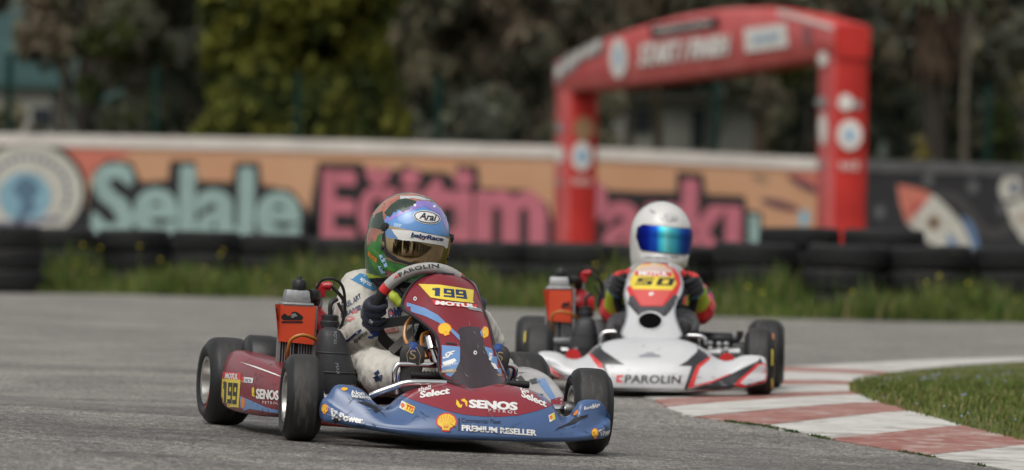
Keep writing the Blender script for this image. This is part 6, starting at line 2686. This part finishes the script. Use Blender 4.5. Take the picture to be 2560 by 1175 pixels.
# ------------------------------------------------------------------ driver of kart 2
d2 = thing('person', 'driver in red and black racing suit with plain white helmet and mirrored blue visor', 'person', K2)
red_f = mat('suit_red', (.5, .02, .018), .8, var=.12, vscale=9, bump=.35, bscale=45, sheen=.2)
black_f = mat('suit_black', (.018, .018, .022), .85, bump=.3, bscale=50, sheen=.2)
pants_f = mat('suit_dark_grey', (.03, .03, .03), .85, bump=.35, bscale=50)
lime_f = mat('glove_lime', (.45, .56, .05), .75, bump=.25, bscale=100)
cyan_f = mat('glove_cyan', (.05, .24, .38), .75, bump=.25, bscale=100)
mag_f = mat('suit_magenta', (.55, .05, .2), .8)
C2l = c2 + u2 * .148 * cos(radians(158)) + v2 * .148 * sin(radians(158))
C2r = c2 + u2 * .148 * cos(radians(22)) + v2 * .148 * sin(radians(22))
sl, sr = Vector((-.125, .70, .385)), Vector((.135, .70, .385))
el, er = k2(1537, 780, .5), k2(1752, 774, .5)
wl, wr = k2(1546, 736, .44), k2(1730, 728, .44)
kl, kr = k2(1556, 822, .34), k2(1706, 812, .34)
b2l = (k2(1556, 862, .0), k2(1560, 800, -.01), k2(1560, 830, .09))
b2r = (k2(1706, 862, .0), k2(1704, 800, -.01), k2(1702, 830, .09))
mb = MB()
chest2 = Vector((.005, .71, .34))
chain(mb, [Vector((0, .75, .15)), Vector((0, .75, .27)), chest2, Vector((.008, .69, .40))], [.125, .12, .12, .09], 20)
for s_, e_l, w_l in ((sl, el, wl), (sr, er, wr)):
    sg = -1 if s_ is sl else 1
    chain(mb, [chest2 + Vector((sg * .04, 0, .045)), s_], [.1, .066], 16)
    chain(mb, [s_, s_.lerp(e_l, .5) + Vector((sg * .015, 0, 0)), e_l], [.064, .062, .058], 16)
    chain(mb, [e_l, e_l.lerp(w_l, .12), e_l.lerp(w_l, .25)], [.055, .048, .04], 16)
chain(mb, [chest2, Vector((.012, .66, .48))], [.09, .058], 16)
for hp, kn, an in ((Vector((-.085, .66, .14)), kl, Vector(b2l[2])), (Vector((.085, .66, .14)), kr, Vector(b2r[2]))):
    chain(mb, [hp, hp.lerp(kn, .5), kn], [.085, .078, .064], 18)
    chain(mb, [kn, kn.lerp(an, .5), an], [.064, .058, .046], 16)
suit2 = mb.build('racing_suit', red_f, d2)
remesh(suit2, .009, 5, .55)
crumple(suit2, .008, 17, 8)


def z2(c, n):
    dl, dr = (c - el).length, (c - er).length
    if c.z < .24 and c.y < .6 and abs(c.x) < .2:
        return 2
    if c.x < 0:
        if dl < .12 and c.x < -.03 and c.y < el.y + .05 and c.z < el.z + .05:
            return 0 if not (c.x > el.x + .06) else 1
    else:
        if dr < .115 and c.y < er.y + .05 and c.z < er.z + .05:
            return 0 if not (c.x < er.x - .075) else 1
        if (c - er).length < .16 and c.z > er.z + .05 and c.x > er.x - .0:
            return 3 if n.x > .5 and c.z < er.z + .1 else 1
    return 1


zone_paint(suit2, [red_f, black_f, pants_f, mag_f], z2)
for C_, sg, w_ in ((C2l, -1, wl), (C2r, 1, wr)):
    tg = (-u2 * sin(radians(90 - sg * 68)) + v2 * cos(radians(90 - sg * 68)))
    glove(d2, C_, tg * (1 if sg > 0 else -1), (C_ - c2).normalized(), fr, [black_f, lime_f, cyan_f, red_f], 'glove', w_.lerp(el if sg < 0 else er, .7), 1.0, gaunt=1.42, zone=
          lambda c, n, C_=C_, w_=w_: 3 if (c.z > C_.z + .036) else (1 if (c - C_).length > .064 else (2 if (c - C_).length > .052 and c.z < C_.z else 0)))
for bt in (b2l, b2r):
    boot(d2, *bt, .078, [black_f, sole_m])
hc2 = k2(1652, 590, .60)
HM2 = Matrix.Translation(hc2) @ Matrix.Rotation(radians(15), 4, 'Z') @ Matrix.Rotation(radians(4), 4, 'Y') @ Matrix.Rotation(radians(3), 4, 'X')
hw = mat('helmet_white', (.6, .59, .565), .2, coat=.6, var=.03, vscale=10)
vm = bpy.data.materials.new('visor_painted_sheen')
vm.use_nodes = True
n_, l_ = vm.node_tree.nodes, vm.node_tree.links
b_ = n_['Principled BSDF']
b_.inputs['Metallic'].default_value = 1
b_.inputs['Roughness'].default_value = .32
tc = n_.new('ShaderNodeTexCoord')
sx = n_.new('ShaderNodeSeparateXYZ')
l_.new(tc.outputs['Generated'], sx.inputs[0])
rp = n_.new('ShaderNodeValToRGB')  # cyan-to-blue mirror sheen painted as a fixed ramp across the visor
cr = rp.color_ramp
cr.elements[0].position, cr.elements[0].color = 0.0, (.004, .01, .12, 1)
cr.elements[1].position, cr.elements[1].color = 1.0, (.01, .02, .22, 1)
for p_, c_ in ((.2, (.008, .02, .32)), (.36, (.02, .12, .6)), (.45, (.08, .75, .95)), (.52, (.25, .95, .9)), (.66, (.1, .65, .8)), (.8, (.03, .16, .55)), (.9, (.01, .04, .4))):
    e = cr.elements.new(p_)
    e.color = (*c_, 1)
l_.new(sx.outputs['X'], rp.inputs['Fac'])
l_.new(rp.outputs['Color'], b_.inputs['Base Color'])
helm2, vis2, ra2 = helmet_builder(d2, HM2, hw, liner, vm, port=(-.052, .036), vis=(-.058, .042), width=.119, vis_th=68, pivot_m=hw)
face(d2, HM2 @ Matrix.Translation((0, -.012, -.012)), skin, hair_m)
S = Stickers(helm2, d2, 6)
S.poly(ellipse(1672, 544, 24, 9.5, .08, 30), V_grey, 3)
S.poly(ellipse(1672, 544, 22.4, 8.2, .08, 30), hw, 4)
S.text('Arai', q(1652, 548, 1692, 552, 1692, 538, 1655, 535), V_grey, 5, .01, .25)
S.poly(q(1624, 522, 1634, 528, 1640, 532, 1632, 533, 1626, 528), V_grey, 3)
S.text('ARAI HELMET', q(1612, 646, 1672, 648, 1672, 642, 1612, 640), V_grey, 3, .0)
S.poly(q(1676, 640, 1696, 642, 1696, 645, 1676, 643), V_grey, 3)
S.done()
mb = MB()
pts = [hc2 + Vector((.096 * cos(a), .015 + .096 * sin(a), -.126)) for a in [2 * pi * k / 28 for k in range(28)]]
mb.tube(pts, .02, 12, closed=True)
mb.build('neck_brace', collar_k, d2)
